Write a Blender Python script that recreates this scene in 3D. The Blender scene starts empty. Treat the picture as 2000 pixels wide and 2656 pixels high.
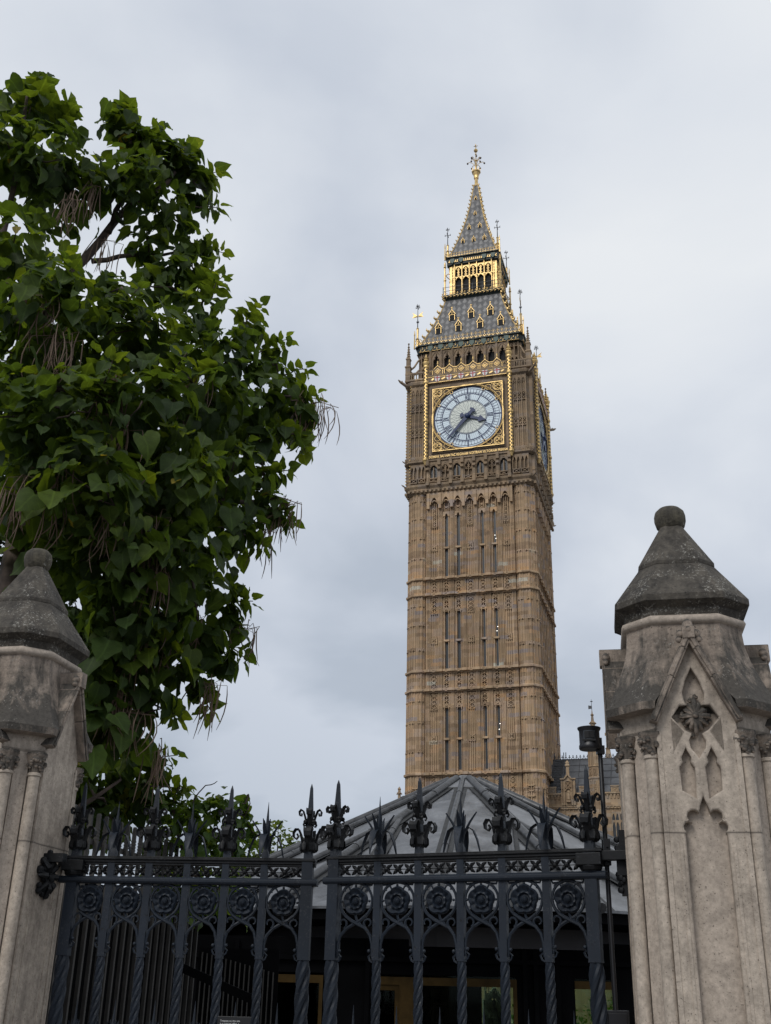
import bpy, bmesh, math, random
from math import sin, cos, pi, radians, sqrt, atan2, floor
from mathutils import Vector, Matrix, noise
random.seed(7)
SC = bpy.context.scene
COL = SC.collection

# ------------------------------------------------------------------ camera
F_PX, PITCH, ROLL = 2800.75, radians(24.241), radians(1.3494)
cd = bpy.data.cameras.new('camera')
cam = bpy.data.objects.new('camera', cd); COL.objects.link(cam)
cd.sensor_fit = 'HORIZONTAL'; cd.sensor_width = 36.0; cd.lens = 36.0 * F_PX / 2000.0
cd.clip_start = 0.05; cd.clip_end = 5000
_f = Vector((0, cos(PITCH), sin(PITCH))); _u = Vector((0, -sin(PITCH), cos(PITCH))); _x = Vector((1, 0, 0))
_x2 = cos(ROLL) * _x + sin(ROLL) * _u; _u2 = cos(ROLL) * _u - sin(ROLL) * _x
cam.matrix_world = Matrix(((_x2.x, _u2.x, -_f.x, 0), (_x2.y, _u2.y, -_f.y, 0), (_x2.z, _u2.z, -_f.z, 1.6), (0, 0, 0, 1)))
SC.camera = cam

# ------------------------------------------------------------------ sky, sun, exposure
SUN_EL, SUN_AZ = radians(42), radians(215)          # compass style: 0 = +Y, clockwise; high behind the camera, to the left
wd = bpy.data.worlds.new("World"); SC.world = wd; wd.use_nodes = True
wt = wd.node_tree; wt.nodes.clear()
def wn(t, **kw):
    n = wt.nodes.new(t)
    for k, v in kw.items(): setattr(n, k, v)
    return n
def wl(a, b): wt.links.new(a, b)
wo = wn('ShaderNodeOutputWorld'); bg = wn('ShaderNodeBackground')
sky = wn('ShaderNodeTexSky'); sky.sky_type = 'NISHITA'; sky.sun_disc = False
sky.sun_elevation = SUN_EL; sky.sun_rotation = SUN_AZ
tc = wn('ShaderNodeTexCoord'); sep = wn('ShaderNodeSeparateXYZ'); wl(tc.outputs['Generated'], sep.inputs[0])
# cloud deck: project the view direction onto a flat layer so clouds shrink towards the horizon
addz = wn('ShaderNodeMath', operation='ADD'); addz.inputs[1].default_value = 0.42; wl(sep.outputs['Z'], addz.inputs[0])
dvx = wn('ShaderNodeMath', operation='DIVIDE'); wl(sep.outputs['X'], dvx.inputs[0]); wl(addz.outputs[0], dvx.inputs[1])
dvy = wn('ShaderNodeMath', operation='DIVIDE'); wl(sep.outputs['Y'], dvy.inputs[0]); wl(addz.outputs[0], dvy.inputs[1])
cmb = wn('ShaderNodeCombineXYZ'); wl(dvx.outputs[0], cmb.inputs[0]); wl(dvy.outputs[0], cmb.inputs[1])
cmb.inputs[2].default_value = 3.7
nz = wn('ShaderNodeTexNoise'); nz.inputs['Scale'].default_value = 2.3; nz.inputs['Detail'].default_value = 7.0
nz.inputs['Roughness'].default_value = 0.46; nz.inputs['Distortion'].default_value = 0.25
wl(cmb.outputs[0], nz.inputs['Vector'])
mr = wn('ShaderNodeMapRange'); mr.inputs['From Min'].default_value = 0.34; mr.inputs['From Max'].default_value = 0.66
mr.inputs['To Min'].default_value = -0.25; mr.inputs['To Max'].default_value = 0.25; wl(nz.outputs[0], mr.inputs['Value'])
ez = wn('ShaderNodeMath', operation='MULTIPLY_ADD'); ez.inputs[1].default_value = 1.0; wl(sep.outputs['Z'], ez.inputs[0]); wl(mr.outputs[0], ez.inputs[2])
ex = wn('ShaderNodeMath', operation='MULTIPLY_ADD'); ex.inputs[1].default_value = 0.28; wl(sep.outputs['X'], ex.inputs[0]); wl(ez.outputs[0], ex.inputs[2])
cr = wn('ShaderNodeValToRGB'); wl(ex.outputs[0], cr.inputs[0])
CLOUD = [(0.0, (.34, .38, .44)), (0.14, (.45, .50, .58)), (0.28, (.475, .53, .615)), (0.46, (.60, .65, .735)), (0.66, (.745, .785, .845)), (0.95, (.86, .885, .91))]
el = cr.color_ramp.elements
el[0].position, el[0].color = CLOUD[0][0], CLOUD[0][1] + (1,)
el[1].position, el[1].color = CLOUD[-1][0], CLOUD[-1][1] + (1,)
for p_, c_ in CLOUD[1:-1]:
    e_ = el.new(p_); e_.color = c_ + (1,)
sm = wn('ShaderNodeMix', data_type='RGBA', blend_type='MULTIPLY'); sm.inputs[0].default_value = 1.0
wl(sky.outputs[0], sm.inputs[6]); sm.inputs[7].default_value = (.1, .1, .1, 1)     # the clear sky at strength 0.1 ...
mx = wn('ShaderNodeMix', data_type='RGBA'); mx.inputs[0].default_value = 0.95      # ... almost wholly covered by the cloud deck
wl(sm.outputs[2], mx.inputs[6]); wl(cr.outputs[0], mx.inputs[7])
wl(mx.outputs[2], bg.inputs['Color']); bg.inputs['Strength'].default_value = 1.0
wl(bg.outputs[0], wo.inputs[0])
sl = bpy.data.lights.new('sun', 'SUN'); sl.energy = 1.5; sl.angle = radians(24); sl.color = (1.0, .97, .92)
so = bpy.data.objects.new('sun', sl); COL.objects.link(so)
_sd = Vector((sin(SUN_AZ) * cos(SUN_EL), cos(SUN_AZ) * cos(SUN_EL), sin(SUN_EL)))
so.rotation_euler = _sd.to_track_quat('Z', 'Y').to_euler(); so.location = (0, -20, 60)
SC.view_settings.view_transform = 'Standard'; SC.view_settings.look = 'None'
SC.view_settings.exposure = 0.0; SC.view_settings.gamma = 1.0

# ------------------------------------------------------------------ helpers
def RZ(a): return Matrix.Rotation(a, 4, 'Z')
def RX(a): return Matrix.Rotation(a, 4, 'X')
def RY(a): return Matrix.Rotation(a, 4, 'Y')
def TR(x, y, z): return Matrix.Translation((x, y, z))

class MB:
    """collects shapes, build() links them as one mesh object"""
    def __init__(s): s.v = []; s.f = []; s.m = []; s.M = Matrix.Identity(4); s.mi = 0
    def add(s, vs, fs):
        o = len(s.v); M = s.M
        s.v += [tuple(M @ Vector(v)) for v in vs]
        s.f += [tuple(i + o for i in f) for f in fs]; s.m += [s.mi] * len(fs)
    def box(s, x0, x1, y0, y1, z0, z1):
        s.add([(x0, y0, z0), (x1, y0, z0), (x1, y1, z0), (x0, y1, z0), (x0, y0, z1), (x1, y0, z1), (x1, y1, z1), (x0, y1, z1)],
              [(0, 3, 2, 1), (4, 5, 6, 7), (0, 1, 5, 4), (1, 2, 6, 5), (2, 3, 7, 6), (3, 0, 4, 7)])
    def fb(s, a0, a1, o0, o1, z0, z1): s.box(a0, a1, -o1, -o0, z0, z1)      # face coords: along, outward, up
    def loft(s, rings, cap=True, closed=True):
        n = len(rings[0]); vs = [p for r in rings for p in r]; fs = []
        for k in range(len(rings) - 1):
            for i in range(n if closed else n - 1):
                j = (i + 1) % n
                fs.append((k * n + i, k * n + j, (k + 1) * n + j, (k + 1) * n + i))
        if cap: fs.append(tuple(range(n - 1, -1, -1))); fs.append(tuple((len(rings) - 1) * n + i for i in range(n)))
        s.add(vs, fs)
    def tube(s, path, r, n=6, flat=1.0, up=None):
        P = [Vector(p) for p in path]; rs = r if isinstance(r, (list, tuple)) else [r] * len(P)
        rings = []; N = Vector(up) if up else None
        for i, p in enumerate(P):
            t = (P[min(i + 1, len(P) - 1)] - P[max(i - 1, 0)])
            if t.length < 1e-9: t = Vector((0, 0, 1))
            t.normalize()
            if N is None:
                N = t.orthogonal()
            N = (N - t * N.dot(t))
            if N.length < 1e-6: N = t.orthogonal()
            N.normalize(); B = t.cross(N)
            rings.append([p + N * (cos(2 * pi * k / n) * rs[i]) + B * (sin(2 * pi * k / n) * rs[i] * flat) for k in range(n)])
        s.loft(rings)
    def lathe(s, prof, n=12, c=(0, 0, 0), ph=0.0):
        s.loft([[(c[0] + r * cos(2 * pi * k / n + ph), c[1] + r * sin(2 * pi * k / n + ph), c[2] + z) for k in range(n)] for r, z in prof])
    def ball(s, c, r, n=8, m=5, sz=1.0):
        s.lathe([(max(r * sin(pi * i / m), 1e-4), -r * sz * cos(pi * i / m)) for i in range(m + 1)], n, c)
    def bar(s, a0, z0, a1, z1, w, o0, o1):
        d = Vector((a1 - a0, z1 - z0)); L = d.length
        if L < 1e-6: return
        d /= L; p = Vector((-d.y, d.x)) * (w / 2)
        q = [(a0 + p.x, z0 + p.y), (a0 - p.x, z0 - p.y), (a1 - p.x, z1 - p.y), (a1 + p.x, z1 + p.y)]
        s.loft([[(a, -o0, z) for a, z in q], [(a, -o1, z) for a, z in q]])
    def pline(s, pts, w, o0, o1, closed=False):
        P = list(pts) + ([pts[0]] if closed else [])
        for (a, z), (b, y) in zip(P, P[1:]): s.bar(a, z, b, y, w, o0, o1)
    def ring(s, a, z, r, w, o0, o1, n=16, t0=0.0, t1=2 * pi):
        fs = []; vs = []
        cl = abs(t1 - t0 - 2 * pi) < 1e-6; N = n if cl else n + 1
        for i in range(N):
            t = t0 + (t1 - t0) * i / n; c_, s_ = cos(t), sin(t)
            for rr, o in ((r - w / 2, o0), (r - w / 2, o1), (r + w / 2, o1), (r + w / 2, o0)): vs.append((a + rr * c_, -o, z + rr * s_))
        for i in range(n):
            j = (i + 1) % N
            for k in range(4): fs.append((i * 4 + k, i * 4 + (k + 1) % 4, j * 4 + (k + 1) % 4, j * 4 + k))
        s.add(vs, fs)
    def arch(s, c, W, w, zs, za, zt, o0, o1, zb=None, n=5, ogee=False):
        """wall block W wide from zb to zt with a pointed opening w wide springing at zs, apex za"""
        pts = []
        for i in range(2 * n + 1):
            u = i / n - 1.0; x = u * w / 2; q = 1 - abs(u)
            h = sin(q * pi / 2) ** .8 if not ogee else (.62 * sin(min(q * 1.35, 1) * pi / 2) + .38 * q ** 3)
            pts.append((c + x, zs + (za - zs) * h))
        vs = []; fs = []
        for x, z in pts: vs += [(x, -o1, z), (x, -o1, zt), (x, -o0, z), (x, -o0, zt)]
        for i in range(2 * n):
            a, b = i * 4, i * 4 + 4
            fs += [(a, b, b + 1, a + 1), (a, a + 2, b + 2, b), (a + 1, b + 1, b + 3, a + 3)]
        s.add(vs, fs)
        zb = zs if zb is None else zb
        if W > w + 1e-4:
            s.fb(c - W / 2, c - w / 2, o0, o1, zb, zt); s.fb(c + w / 2, c + W / 2, o0, o1, zb, zt)
    def lattice(s, c, z0, z1, w, o0, o1, th=.06, n=2):
        """carved tracery panel: frame plus crossing diagonals"""
        a0, a1 = c - w / 2, c + w / 2
        s.fb(a0, a0 + th, o0, o1, z0, z1); s.fb(a1 - th, a1, o0, o1, z0, z1); s.fb(a0, a1, o0, o1, z1 - th, z1); s.fb(a0, a1, o0, o1, z0, z0 + th)
        h = (z1 - z0) / n
        for k in range(n):
            s.bar(a0 + th, z0 + k * h + th * .5, a1 - th, z0 + (k + 1) * h - th * .5, th * .9, o0, o1 - .01)
            s.bar(a1 - th, z0 + k * h + th * .5, a0 + th, z0 + (k + 1) * h - th * .5, th * .9, o0, o1 - .014)
            s.fb(c - th, c + th, o0, o1 + .02, z0 + (k + .5) * h - th, z0 + (k + .5) * h + th)
    def build(s, name, mats, parent=None, smooth=None, recalc=True, bevel=0):
        me = bpy.data.meshes.new(name); me.from_pydata(s.v, [], s.f)
        mats = mats if isinstance(mats, (list, tuple)) else [mats]
        for m in mats: me.materials.append(m)
        if len(mats) > 1: me.polygons.foreach_set('material_index', s.m)
        if recalc:
            bm = bmesh.new(); bm.from_mesh(me); bmesh.ops.recalc_face_normals(bm, faces=bm.faces); bm.to_mesh(me); bm.free()
        if smooth is not None:
            me.shade_smooth(); me.set_sharp_from_angle(angle=radians(smooth))
        me.update()
        o = bpy.data.objects.new(name, me); COL.objects.link(o)
        if parent: o.parent = parent
        if bevel:
            b = o.modifiers.new('bevel', 'BEVEL'); b.width = bevel; b.segments = 2; b.limit_method = 'ANGLE'; b.angle_limit = radians(35)
        return o

def empty(name, loc=(0, 0, 0), rz=0.0):
    o = bpy.data.objects.new(name, None); COL.objects.link(o); o.location = loc; o.rotation_euler = (0, 0, rz); o.empty_display_size = .2
    return o
def tag(o, label, cat, group=None, kind=None):
    o['label'] = label; o['category'] = cat
    if group: o['group'] = group
    if kind: o['kind'] = kind
    return o
def structure(o): o['kind'] = 'structure'; return o
def dup(o, parent=None, loc=None, rz=None):
    c = o.copy(); COL.objects.link(c)
    if parent: c.parent = parent
    if loc is not None: c.location = loc
    if rz is not None: c.rotation_euler = (0, 0, rz)
    for ch in list(o.children): dup(ch, c)
    return c
def oct_(h, w, z): return [(-w, -h, z), (w, -h, z), (h, -w, z), (h, w, z), (w, h, z), (-w, h, z), (-h, w, z), (-h, -w, z)]
def sq(h, z): return [(-h, -h, z), (h, -h, z), (h, h, z), (-h, h, z)]
def plate(outline, holes, o0, o1, name, mat, parent, bevel=0.0, rz=0.0):
    """flat stone plate with cut-through openings, front towards -Y"""
    cu = bpy.data.curves.new(name, 'CURVE'); cu.dimensions = '2D'; cu.fill_mode = 'BOTH'
    for pts in [outline] + holes:
        sp = cu.splines.new('POLY'); sp.points.add(len(pts) - 1); sp.use_cyclic_u = True
        for p, (x, y) in zip(sp.points, pts): p.co = (x, y, 0, 1)
    cu.extrude = (o1 - o0) / 2 - bevel; cu.bevel_depth = bevel; cu.bevel_resolution = 1; cu.offset = -bevel
    t = bpy.data.objects.new(name, cu); COL.objects.link(t)
    me = bpy.data.meshes.new_from_object(t.evaluated_get(bpy.context.evaluated_depsgraph_get()))
    bpy.data.objects.remove(t)
    me.transform(TR(0, -(o0 + o1) / 2, 0) @ RX(pi / 2)); me.materials.clear(); me.materials.append(mat)
    o = bpy.data.objects.new(name, me); COL.objects.link(o); o.parent = parent; o.rotation_euler = (0, 0, rz)
    return o
def text_mesh(s, size, name, mat, parent, ext=.01, align='CENTER', sx=1.0, offset=0.0):
    cu = bpy.data.curves.new(name, 'FONT'); cu.body = s; cu.size = size; cu.extrude = ext; cu.align_x = align; cu.align_y = 'CENTER'; cu.offset = offset
    t = bpy.data.objects.new(name, cu); COL.objects.link(t)
    me = bpy.data.meshes.new_from_object(t.evaluated_get(bpy.context.evaluated_depsgraph_get()))
    bpy.data.objects.remove(t)
    me.transform(RX(pi / 2) @ Matrix.Diagonal((sx, 1, 1, 1))); me.materials.clear(); me.materials.append(mat)
    o = bpy.data.objects.new(name, me); COL.objects.link(o)
    if parent: o.parent = parent
    return o

# ------------------------------------------------------------------ materials
class MT:
    def __init__(s, name):
        s.m = bpy.data.materials.new(name); s.m.use_nodes = True; s.t = s.m.node_tree
        s.b = s.t.nodes['Principled BSDF']; s.out = s.t.nodes['Material Output']; s._tc = None
    def n(s, typ, ins=None, **kw):
        nd = s.t.nodes.new('ShaderNode' + typ)
        for k, v in kw.items(): setattr(nd, k, v)
        for k, v in (ins or {}).items():
            if isinstance(v, bpy.types.NodeSocket): s.t.links.new(v, nd.inputs[k])
            else: nd.inputs[k].default_value = v
        return nd
    def co(s, kind='Object'):
        if not s._tc: s._tc = s.n('TexCoord')
        return s._tc.outputs[kind]
    def math(s, op, a, b=0.0, c=0.0): return s.n('Math', {0: a, 1: b, 2: c}, operation=op).outputs[0]
    def noise(s, scale, detail=4, rough=.55, vec=None, dist=0.0):
        return s.n('TexNoise', {'Vector': vec if vec is not None else s.co(), 'Scale': scale, 'Detail': detail, 'Roughness': rough, 'Distortion': dist}).outputs[0]
    def scaled(s, x, y, z, vec=None): return s.n('Mapping', {'Vector': vec if vec is not None else s.co(), 'Scale': (x, y, z)}).outputs[0]
    def ramp(s, fac, stops, const=False):
        r = s.n('ValToRGB', {0: fac}); e = r.color_ramp.elements
        if const: r.color_ramp.interpolation = 'CONSTANT'
        def c4(c): return (c, c, c, 1) if isinstance(c, (int, float)) else tuple(c) + (1,)
        e[0].position, e[0].color = stops[0][0], c4(stops[0][1]); e[1].position, e[1].color = stops[-1][0], c4(stops[-1][1])
        for p, c in stops[1:-1]: x = e.new(p); x.color = c4(c)
        return r.outputs[0]
    def mix(s, f, a, b, blend='MIX'):
        nd = s.n('Mix', {0: f}, data_type='RGBA', blend_type=blend)
        for k, v in ((6, a), (7, b)):
            if isinstance(v, bpy.types.NodeSocket): s.t.links.new(v, nd.inputs[k])
            else: nd.inputs[k].default_value = (tuple(v) + (1,))[:4]
        return nd.outputs[2]
    def set(s, **kw):
        for k, v in kw.items():
            k = k.replace('_', ' ')
            if isinstance(v, bpy.types.NodeSocket): s.t.links.new(v, s.b.inputs[k])
            else: s.b.inputs[k].default_value = (tuple(v) + (1,))[:4] if isinstance(v, (tuple, list)) else v
        return s
    def bump(s, h, strength=.3, dist=.02):
        s.t.links.new(s.n('Bump', {'Height': h, 'Strength': strength, 'Distance': dist}).outputs[0], s.b.inputs['Normal']); return s

def stone_blocks(name, stops, bw=.85, bh=.36):
    m = MT(name); sp = m.n('SeparateXYZ', {0: m.co()})
    u = m.math('ADD', sp.outputs[0], m.math('MULTIPLY', sp.outputs[1], .83)); z = sp.outputs[2]
    rv = m.math('FLOOR', m.math('DIVIDE', z, bh))
    wr = m.n('TexWhiteNoise', {'W': rv}, noise_dimensions='1D').outputs[0]
    uu = m.math('FLOOR', m.math('ADD', m.math('DIVIDE', u, bw), m.math('MULTIPLY', wr, 7.0)))
    cv = m.n('CombineXYZ', {0: uu, 1: rv}).outputs[0]
    w = m.n('TexWhiteNoise', {'Vector': cv}, noise_dimensions='2D').outputs[0]
    col = m.ramp(w, stops)
    streak = m.noise(1.0, 5, .6, m.scaled(2.6, 2.6, .16)); big = m.noise(.22, 3, .5)
    col = m.mix(1.0, col, m.ramp(streak, [(.3, .70), (.55, 1.0), (.75, 1.12)]), 'MULTIPLY')
    col = m.mix(1.0, col, m.ramp(big, [(.35, .84), (.65, 1.08)]), 'MULTIPLY')
    m.set(Base_Color=col, Roughness=.9); m.bump(m.noise(9, 4), .35, .03); return m.m
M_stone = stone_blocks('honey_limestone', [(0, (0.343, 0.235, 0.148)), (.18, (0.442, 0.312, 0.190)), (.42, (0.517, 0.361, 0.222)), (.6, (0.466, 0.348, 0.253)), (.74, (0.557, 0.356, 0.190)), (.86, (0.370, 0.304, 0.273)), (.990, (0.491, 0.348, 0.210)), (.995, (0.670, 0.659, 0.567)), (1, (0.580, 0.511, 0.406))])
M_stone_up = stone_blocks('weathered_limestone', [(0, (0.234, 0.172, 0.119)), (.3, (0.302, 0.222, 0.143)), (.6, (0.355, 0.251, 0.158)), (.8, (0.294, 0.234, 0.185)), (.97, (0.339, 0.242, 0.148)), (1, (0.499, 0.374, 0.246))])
M_stone_rng = stone_blocks('palace_limestone', [(0, (0.273, 0.188, 0.116)), (.3, (0.364, 0.261, 0.167)), (.6, (0.405, 0.292, 0.180)), (.8, (0.324, 0.261, 0.205)), (1, (0.445, 0.335, 0.217))], .6, .3)
def simple(name, col, rough=.6, metal=0.0, nscale=0, nvar=.25, **kw):
    m = MT(name)
    if nscale:
        c = m.mix(1.0, col, m.ramp(m.noise(nscale, 4), [(.3, 1 - nvar), (.7, 1 + nvar)]), 'MULTIPLY'); m.set(Base_Color=c)
    else: m.set(Base_Color=col)
    m.set(Roughness=rough, Metallic=metal, **kw); return m.m
M_gold = simple('gold_leaf', (.66, .465, .20), .45, .62, 1.7, .28)
M_bronze = simple('bronze_ground', (.07, .042, .02), .6, .2, 2.0, .3)
M_green = simple('dark_green_iron', (.012, .020, .017), .5, .1, 2.0, .3)
M_shield_green = simple('green_enamel', (.008, .055, .038), .45, 0, 0)
M_black = simple('dark_void', (.008, .008, .009), .8)
M_iron = simple('painted_iron', (.06, .062, .068), .5, .2, 2, .3)
M_slit = simple('leaded_glass', (.030, .034, .039), .35, 0, 3, .3)
M_navy = simple('prussian_blue_iron', (.008, .026, .10), .5, 0, 0)
M_opal = simple('opal_glass', (.62, .74, .82), .35, 0, 1.2, .06)
M_opal2 = simple('opal_glass_centre', (.60, .64, .58), .35, 0, 2.2, .10)
M_tracery = simple('dial_tracery', (.27, .31, .32), .5)
M_lamp = simple('lit_lamp', (.9, .9, .85), .5, 0, 0, Emission_Color=(1.0, .95, .85), Emission_Strength=3.0)
M_white = simple('white_enamel', (.72, .72, .70), .5)
M_red = simple('red_enamel', (.38, .02, .03), .5)
def roof_tiles():
    m = MT('cast_iron_roof_tiles'); sp = m.n('SeparateXYZ', {0: m.co()})
    u = m.math('DIVIDE', sp.outputs[0], .58); fx = m.math('FRACT', u)
    z0 = m.math('DIVIDE', sp.outputs[2], .95); cu = m.math('FLOOR', u)
    stag = m.math('MULTIPLY', m.math('FRACT', m.math('MULTIPLY', cu, .5)), .5)
    sc = m.math('MULTIPLY', m.math('SINE', m.math('MULTIPLY', fx, pi)), .16)
    fz = m.math('FRACT', m.math('ADD', m.math('ADD', z0, stag), sc))
    seam = m.math('MINIMUM', fx, m.math('SUBTRACT', 1.0, fx))
    ln = m.math('MINIMUM', m.math('MULTIPLY', seam, 14.0), m.math('MULTIPLY', fz, 9.0))
    f = m.ramp(ln, [(0, .60), (.5, .88), (1, 1)])
    wn_ = m.n('TexWhiteNoise', {'Vector': m.n('CombineXYZ', {0: cu, 1: m.math('FLOOR', m.math('ADD', z0, stag))}).outputs[0]}, noise_dimensions='2D').outputs[0]
    c = m.mix(1.0, (.15, .148, .148), f, 'MULTIPLY'); c = m.mix(1.0, c, m.ramp(wn_, [(0, .88), (1, 1.1)]), 'MULTIPLY')
    c = m.mix(1.0, c, m.ramp(m.noise(.5, 4), [(.3, .85), (.7, 1.15)]), 'MULTIPLY')
    m.set(Base_Color=c, Roughness=.5, Metallic=.25); m.bump(ln, .4, .05); return m.m
M_tiles = roof_tiles()
def gold_checker():
    m = MT('gilded_diaper'); c = m.n('TexChecker', {'Vector': m.scaled(1, 1, .8), 'Scale': 6.2, 'Color1': (.70, .48, .18, 1), 'Color2': (.08, .048, .022, 1)})
    m.set(Base_Color=c.outputs[0], Metallic=m.math('MULTIPLY', c.outputs[1], .8), Roughness=.42); return m.m
M_diaper = gold_checker()
def pier_stone(name, light, dark, lich, damount, lscale=60, lamount=.62, bumps=.5, joint=False, slope=0.0):
    m = MT(name)
    big = m.noise(5.5, 6, .62, dist=.4); fine = m.noise(55, 5, .65); mid = m.noise(17, 5, .6)
    st = m.noise(4.0, 5, .6, m.scaled(6, 6, .55))
    f = m.math('ADD', m.math('MULTIPLY', big, .48), m.math('MULTIPLY', st, .52))
    if slope: f = m.math('SUBTRACT', f, m.math('MULTIPLY', m.n('SeparateXYZ', {0: m.n('NewGeometry').outputs['Normal']}).outputs[2], slope)); f = m.math('SUBTRACT', f, m.ramp(m.n('SeparateXYZ', {0: m.co()}).outputs[2], [(0, 0), (1, 0)])) if False else m.math('SUBTRACT', f, m.math('MULTIPLY', m.n('MapRange', {0: m.n('SeparateXYZ', {0: m.co()}).outputs[2], 1: 2.9, 2: 2.78}).outputs[0], .17))   # lichen settles on slopes that face the rain
    c = m.mix(m.ramp(f, [(damount - .09, 0.0), (damount + .09, 1.0)]), dark, light)
    c = m.mix(1.0, c, m.ramp(mid, [(.25, .78), (.75, 1.2)]), 'MULTIPLY')
    c = m.mix(1.0, c, m.ramp(fine, [(.3, .76), (.7, 1.2)]), 'MULTIPLY')
    sp = m.math('MULTIPLY', m.ramp(m.noise(lscale, 3, .7), [(lamount, 0), (lamount + .05, 1)]), m.ramp(m.noise(9, 3), [(.45, 0), (.6, 1)]))
    c = m.mix(m.math('MULTIPLY', sp, .85), c, lich)
    pit = m.ramp(m.noise(120, 2, .6), [(.27, .35), (.36, 1)])
    c = m.mix(1.0, c, pit, 'MULTIPLY')
    if joint:
        z = m.n('SeparateXYZ', {0: m.co()}).outputs[2]; wz = m.math('ADD', z, m.math('MULTIPLY', m.noise(9, 2), .006))
        d = m.math('ABSOLUTE', m.math('SUBTRACT', m.math('FRACT', m.math('DIVIDE', m.math('SUBTRACT', wz, 2.243), 1.15)), .5))
        c = m.mix(m.ramp(d, [(.4958, 0), (.4976, .85)]), c, (.05, .042, .036))
    m.set(Base_Color=c, Roughness=.93); m.bump(m.math('ADD', m.math('MULTIPLY', fine, .6), m.math('ADD', mid, m.math('MULTIPLY', pit, .5))), bumps, .008); return m.m
M_pier = pier_stone('pale_pier_stone', (.44, .375, .31), (.27, .228, .19), (.15, .13, .12), .42, 70, .66, .45, True)
M_pier_mid = pier_stone('stained_pier_stone', (.30, .245, .20), (.065, .058, .05), (.30, .28, .25), .42, 80, .60, .8, slope=.32)
M_pier_cap = pier_stone('lichened_cap_stone', (.088, .077, .063), (.034, .030, .026), (.30, .29, .26), .48, 85, .565, 1.0)
M_pier_ball = pier_stone('mossy_ball_stone', (.12, .105, .075), (.05, .045, .036), (.33, .32, .28), .5, 60, .60, 1.0)
M_statue = simple('pale_statue_stone', (.66, .64, .56), .9, 0, 20, .25)
M_pier_back = pier_stone('sheltered_pier_stone', (.42, .355, .295), (.29, .245, .205), (.13, .11, .10), .40, 90, .68, .3)
def paint(name, col, chip=(.012, .012, .013), rough=.42, amt=.62):
    m = MT(name); n1 = m.noise(38, 5, .7); n2 = m.noise(3.0, 4)
    c = m.mix(1.0, col, m.ramp(n2, [(.3, .7), (.7, 1.3)]), 'MULTIPLY'); c = m.mix(m.ramp(n1, [(amt, 0), (amt + .05, .9)]), c, chip)
    c = m.mix(m.math('MULTIPLY', m.ramp(m.noise(130, 3, .7), [(.57, 0), (.63, .8)]), m.ramp(m.noise(11, 3), [(.48, 0), (.6, 1)])), c, (.045, .048, .054))      # scuffs down to the undercoat
    m.set(Base_Color=c, Roughness=m.ramp(n1, [(.3, rough - .06), (.8, rough + .2)])); m.set(Specular_IOR_Level=.3); m.bump(m.noise(60, 4), .25, .002); return m.m
M_gate = paint('blue_black_gate_paint', (.0105, .0155, .0245), (.004, .004, .0045), .5)
M_gate_top = paint('black_gate_paint', (.006, .0065, .008), (.003, .003, .003), .5, amt=.6)
M_dark = simple('black_frame', (.0035, .0035, .004), .8, 0, 3, .3, Specular_IOR_Level=.03)
M_soffit = simple('grey_fascia', (.040, .037, .039), .7, 0, 2, .2)
M_fence = simple('brown_fence_paint', (.034, .031, .028), .65, 0, 5, .35)
M_wood = simple('oiled_oak', (.048, .029, .009), .6, 0, 6, .3, Specular_IOR_Level=.08)
def lead():
    m = MT('weathered_lead'); st = m.noise(2.0, 6, .62, dist=.5); f = m.noise(24, 5, .6)
    c = m.mix(m.ramp(st, [(.33, 0), (.66, 1)]), (.045, .047, .051), (.23, .237, .25)); c = m.mix(1.0, c, m.ramp(f, [(.3, .85), (.7, 1.12)]), 'MULTIPLY')
    m.set(Base_Color=c, Metallic=.45, Roughness=m.ramp(st, [(.3, .26), (.7, .5)])); m.bump(m.noise(7, 4), .35, .015); return m.m
M_lead = lead()
M_lead_roll = simple('dark_lead_roll', (.060, .062, .066), .40, .4, 9, .45)
M_lead_strip = simple('dark_lead_strip', (.020, .021, .022), .6, .1, 6, .5)  # darker flat strips beside the rolls and round the cap edge
M_slate = simple('lead_range_roof', (.10, .105, .115), .45, .3, 1.2, .25)
def pane():
    m = MT('green_tinted_glass'); m.t.nodes.remove(m.b)
    t = m.n('BsdfTransparent', {'Color': (.46, .57, .45, 1)}); g = m.n('BsdfGlossy', {'Color': (.9, .95, .9, 1), 'Roughness': .03})
    fr = m.n('Fresnel', {'IOR': 1.18}); mixs = m.n('MixShader', {0: fr.outputs[0], 1: t.outputs[0], 2: g.outputs[0]})
    m.t.links.new(mixs.outputs[0], m.out.inputs[0]); return m.m
M_pane = pane()
def leafmat(name, stops, trans=.35, rough=.42):
    m = MT(name); at = m.n('Attribute', attribute_name='tint')
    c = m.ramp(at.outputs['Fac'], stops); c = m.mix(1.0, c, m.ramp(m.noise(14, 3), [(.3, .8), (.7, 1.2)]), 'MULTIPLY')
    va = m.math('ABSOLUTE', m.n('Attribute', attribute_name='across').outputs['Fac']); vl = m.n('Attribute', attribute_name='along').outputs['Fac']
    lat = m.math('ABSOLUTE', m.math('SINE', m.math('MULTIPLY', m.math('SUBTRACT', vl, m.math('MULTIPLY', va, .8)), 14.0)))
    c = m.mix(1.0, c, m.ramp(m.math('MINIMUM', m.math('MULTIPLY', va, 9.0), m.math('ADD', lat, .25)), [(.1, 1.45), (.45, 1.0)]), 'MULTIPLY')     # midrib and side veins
    m.set(Base_Color=c, Roughness=rough, Specular_IOR_Level=.22)
    tr = m.n('BsdfTranslucent', {'Color': m.mix(1.0, c, (2.7, 2.4, .8), 'MULTIPLY')}); mixs = m.n('MixShader', {0: trans, 1: m.b.outputs[0], 2: tr.outputs[0]})
    m.t.links.new(mixs.outputs[0], m.out.inputs[0]); return m.m
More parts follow.
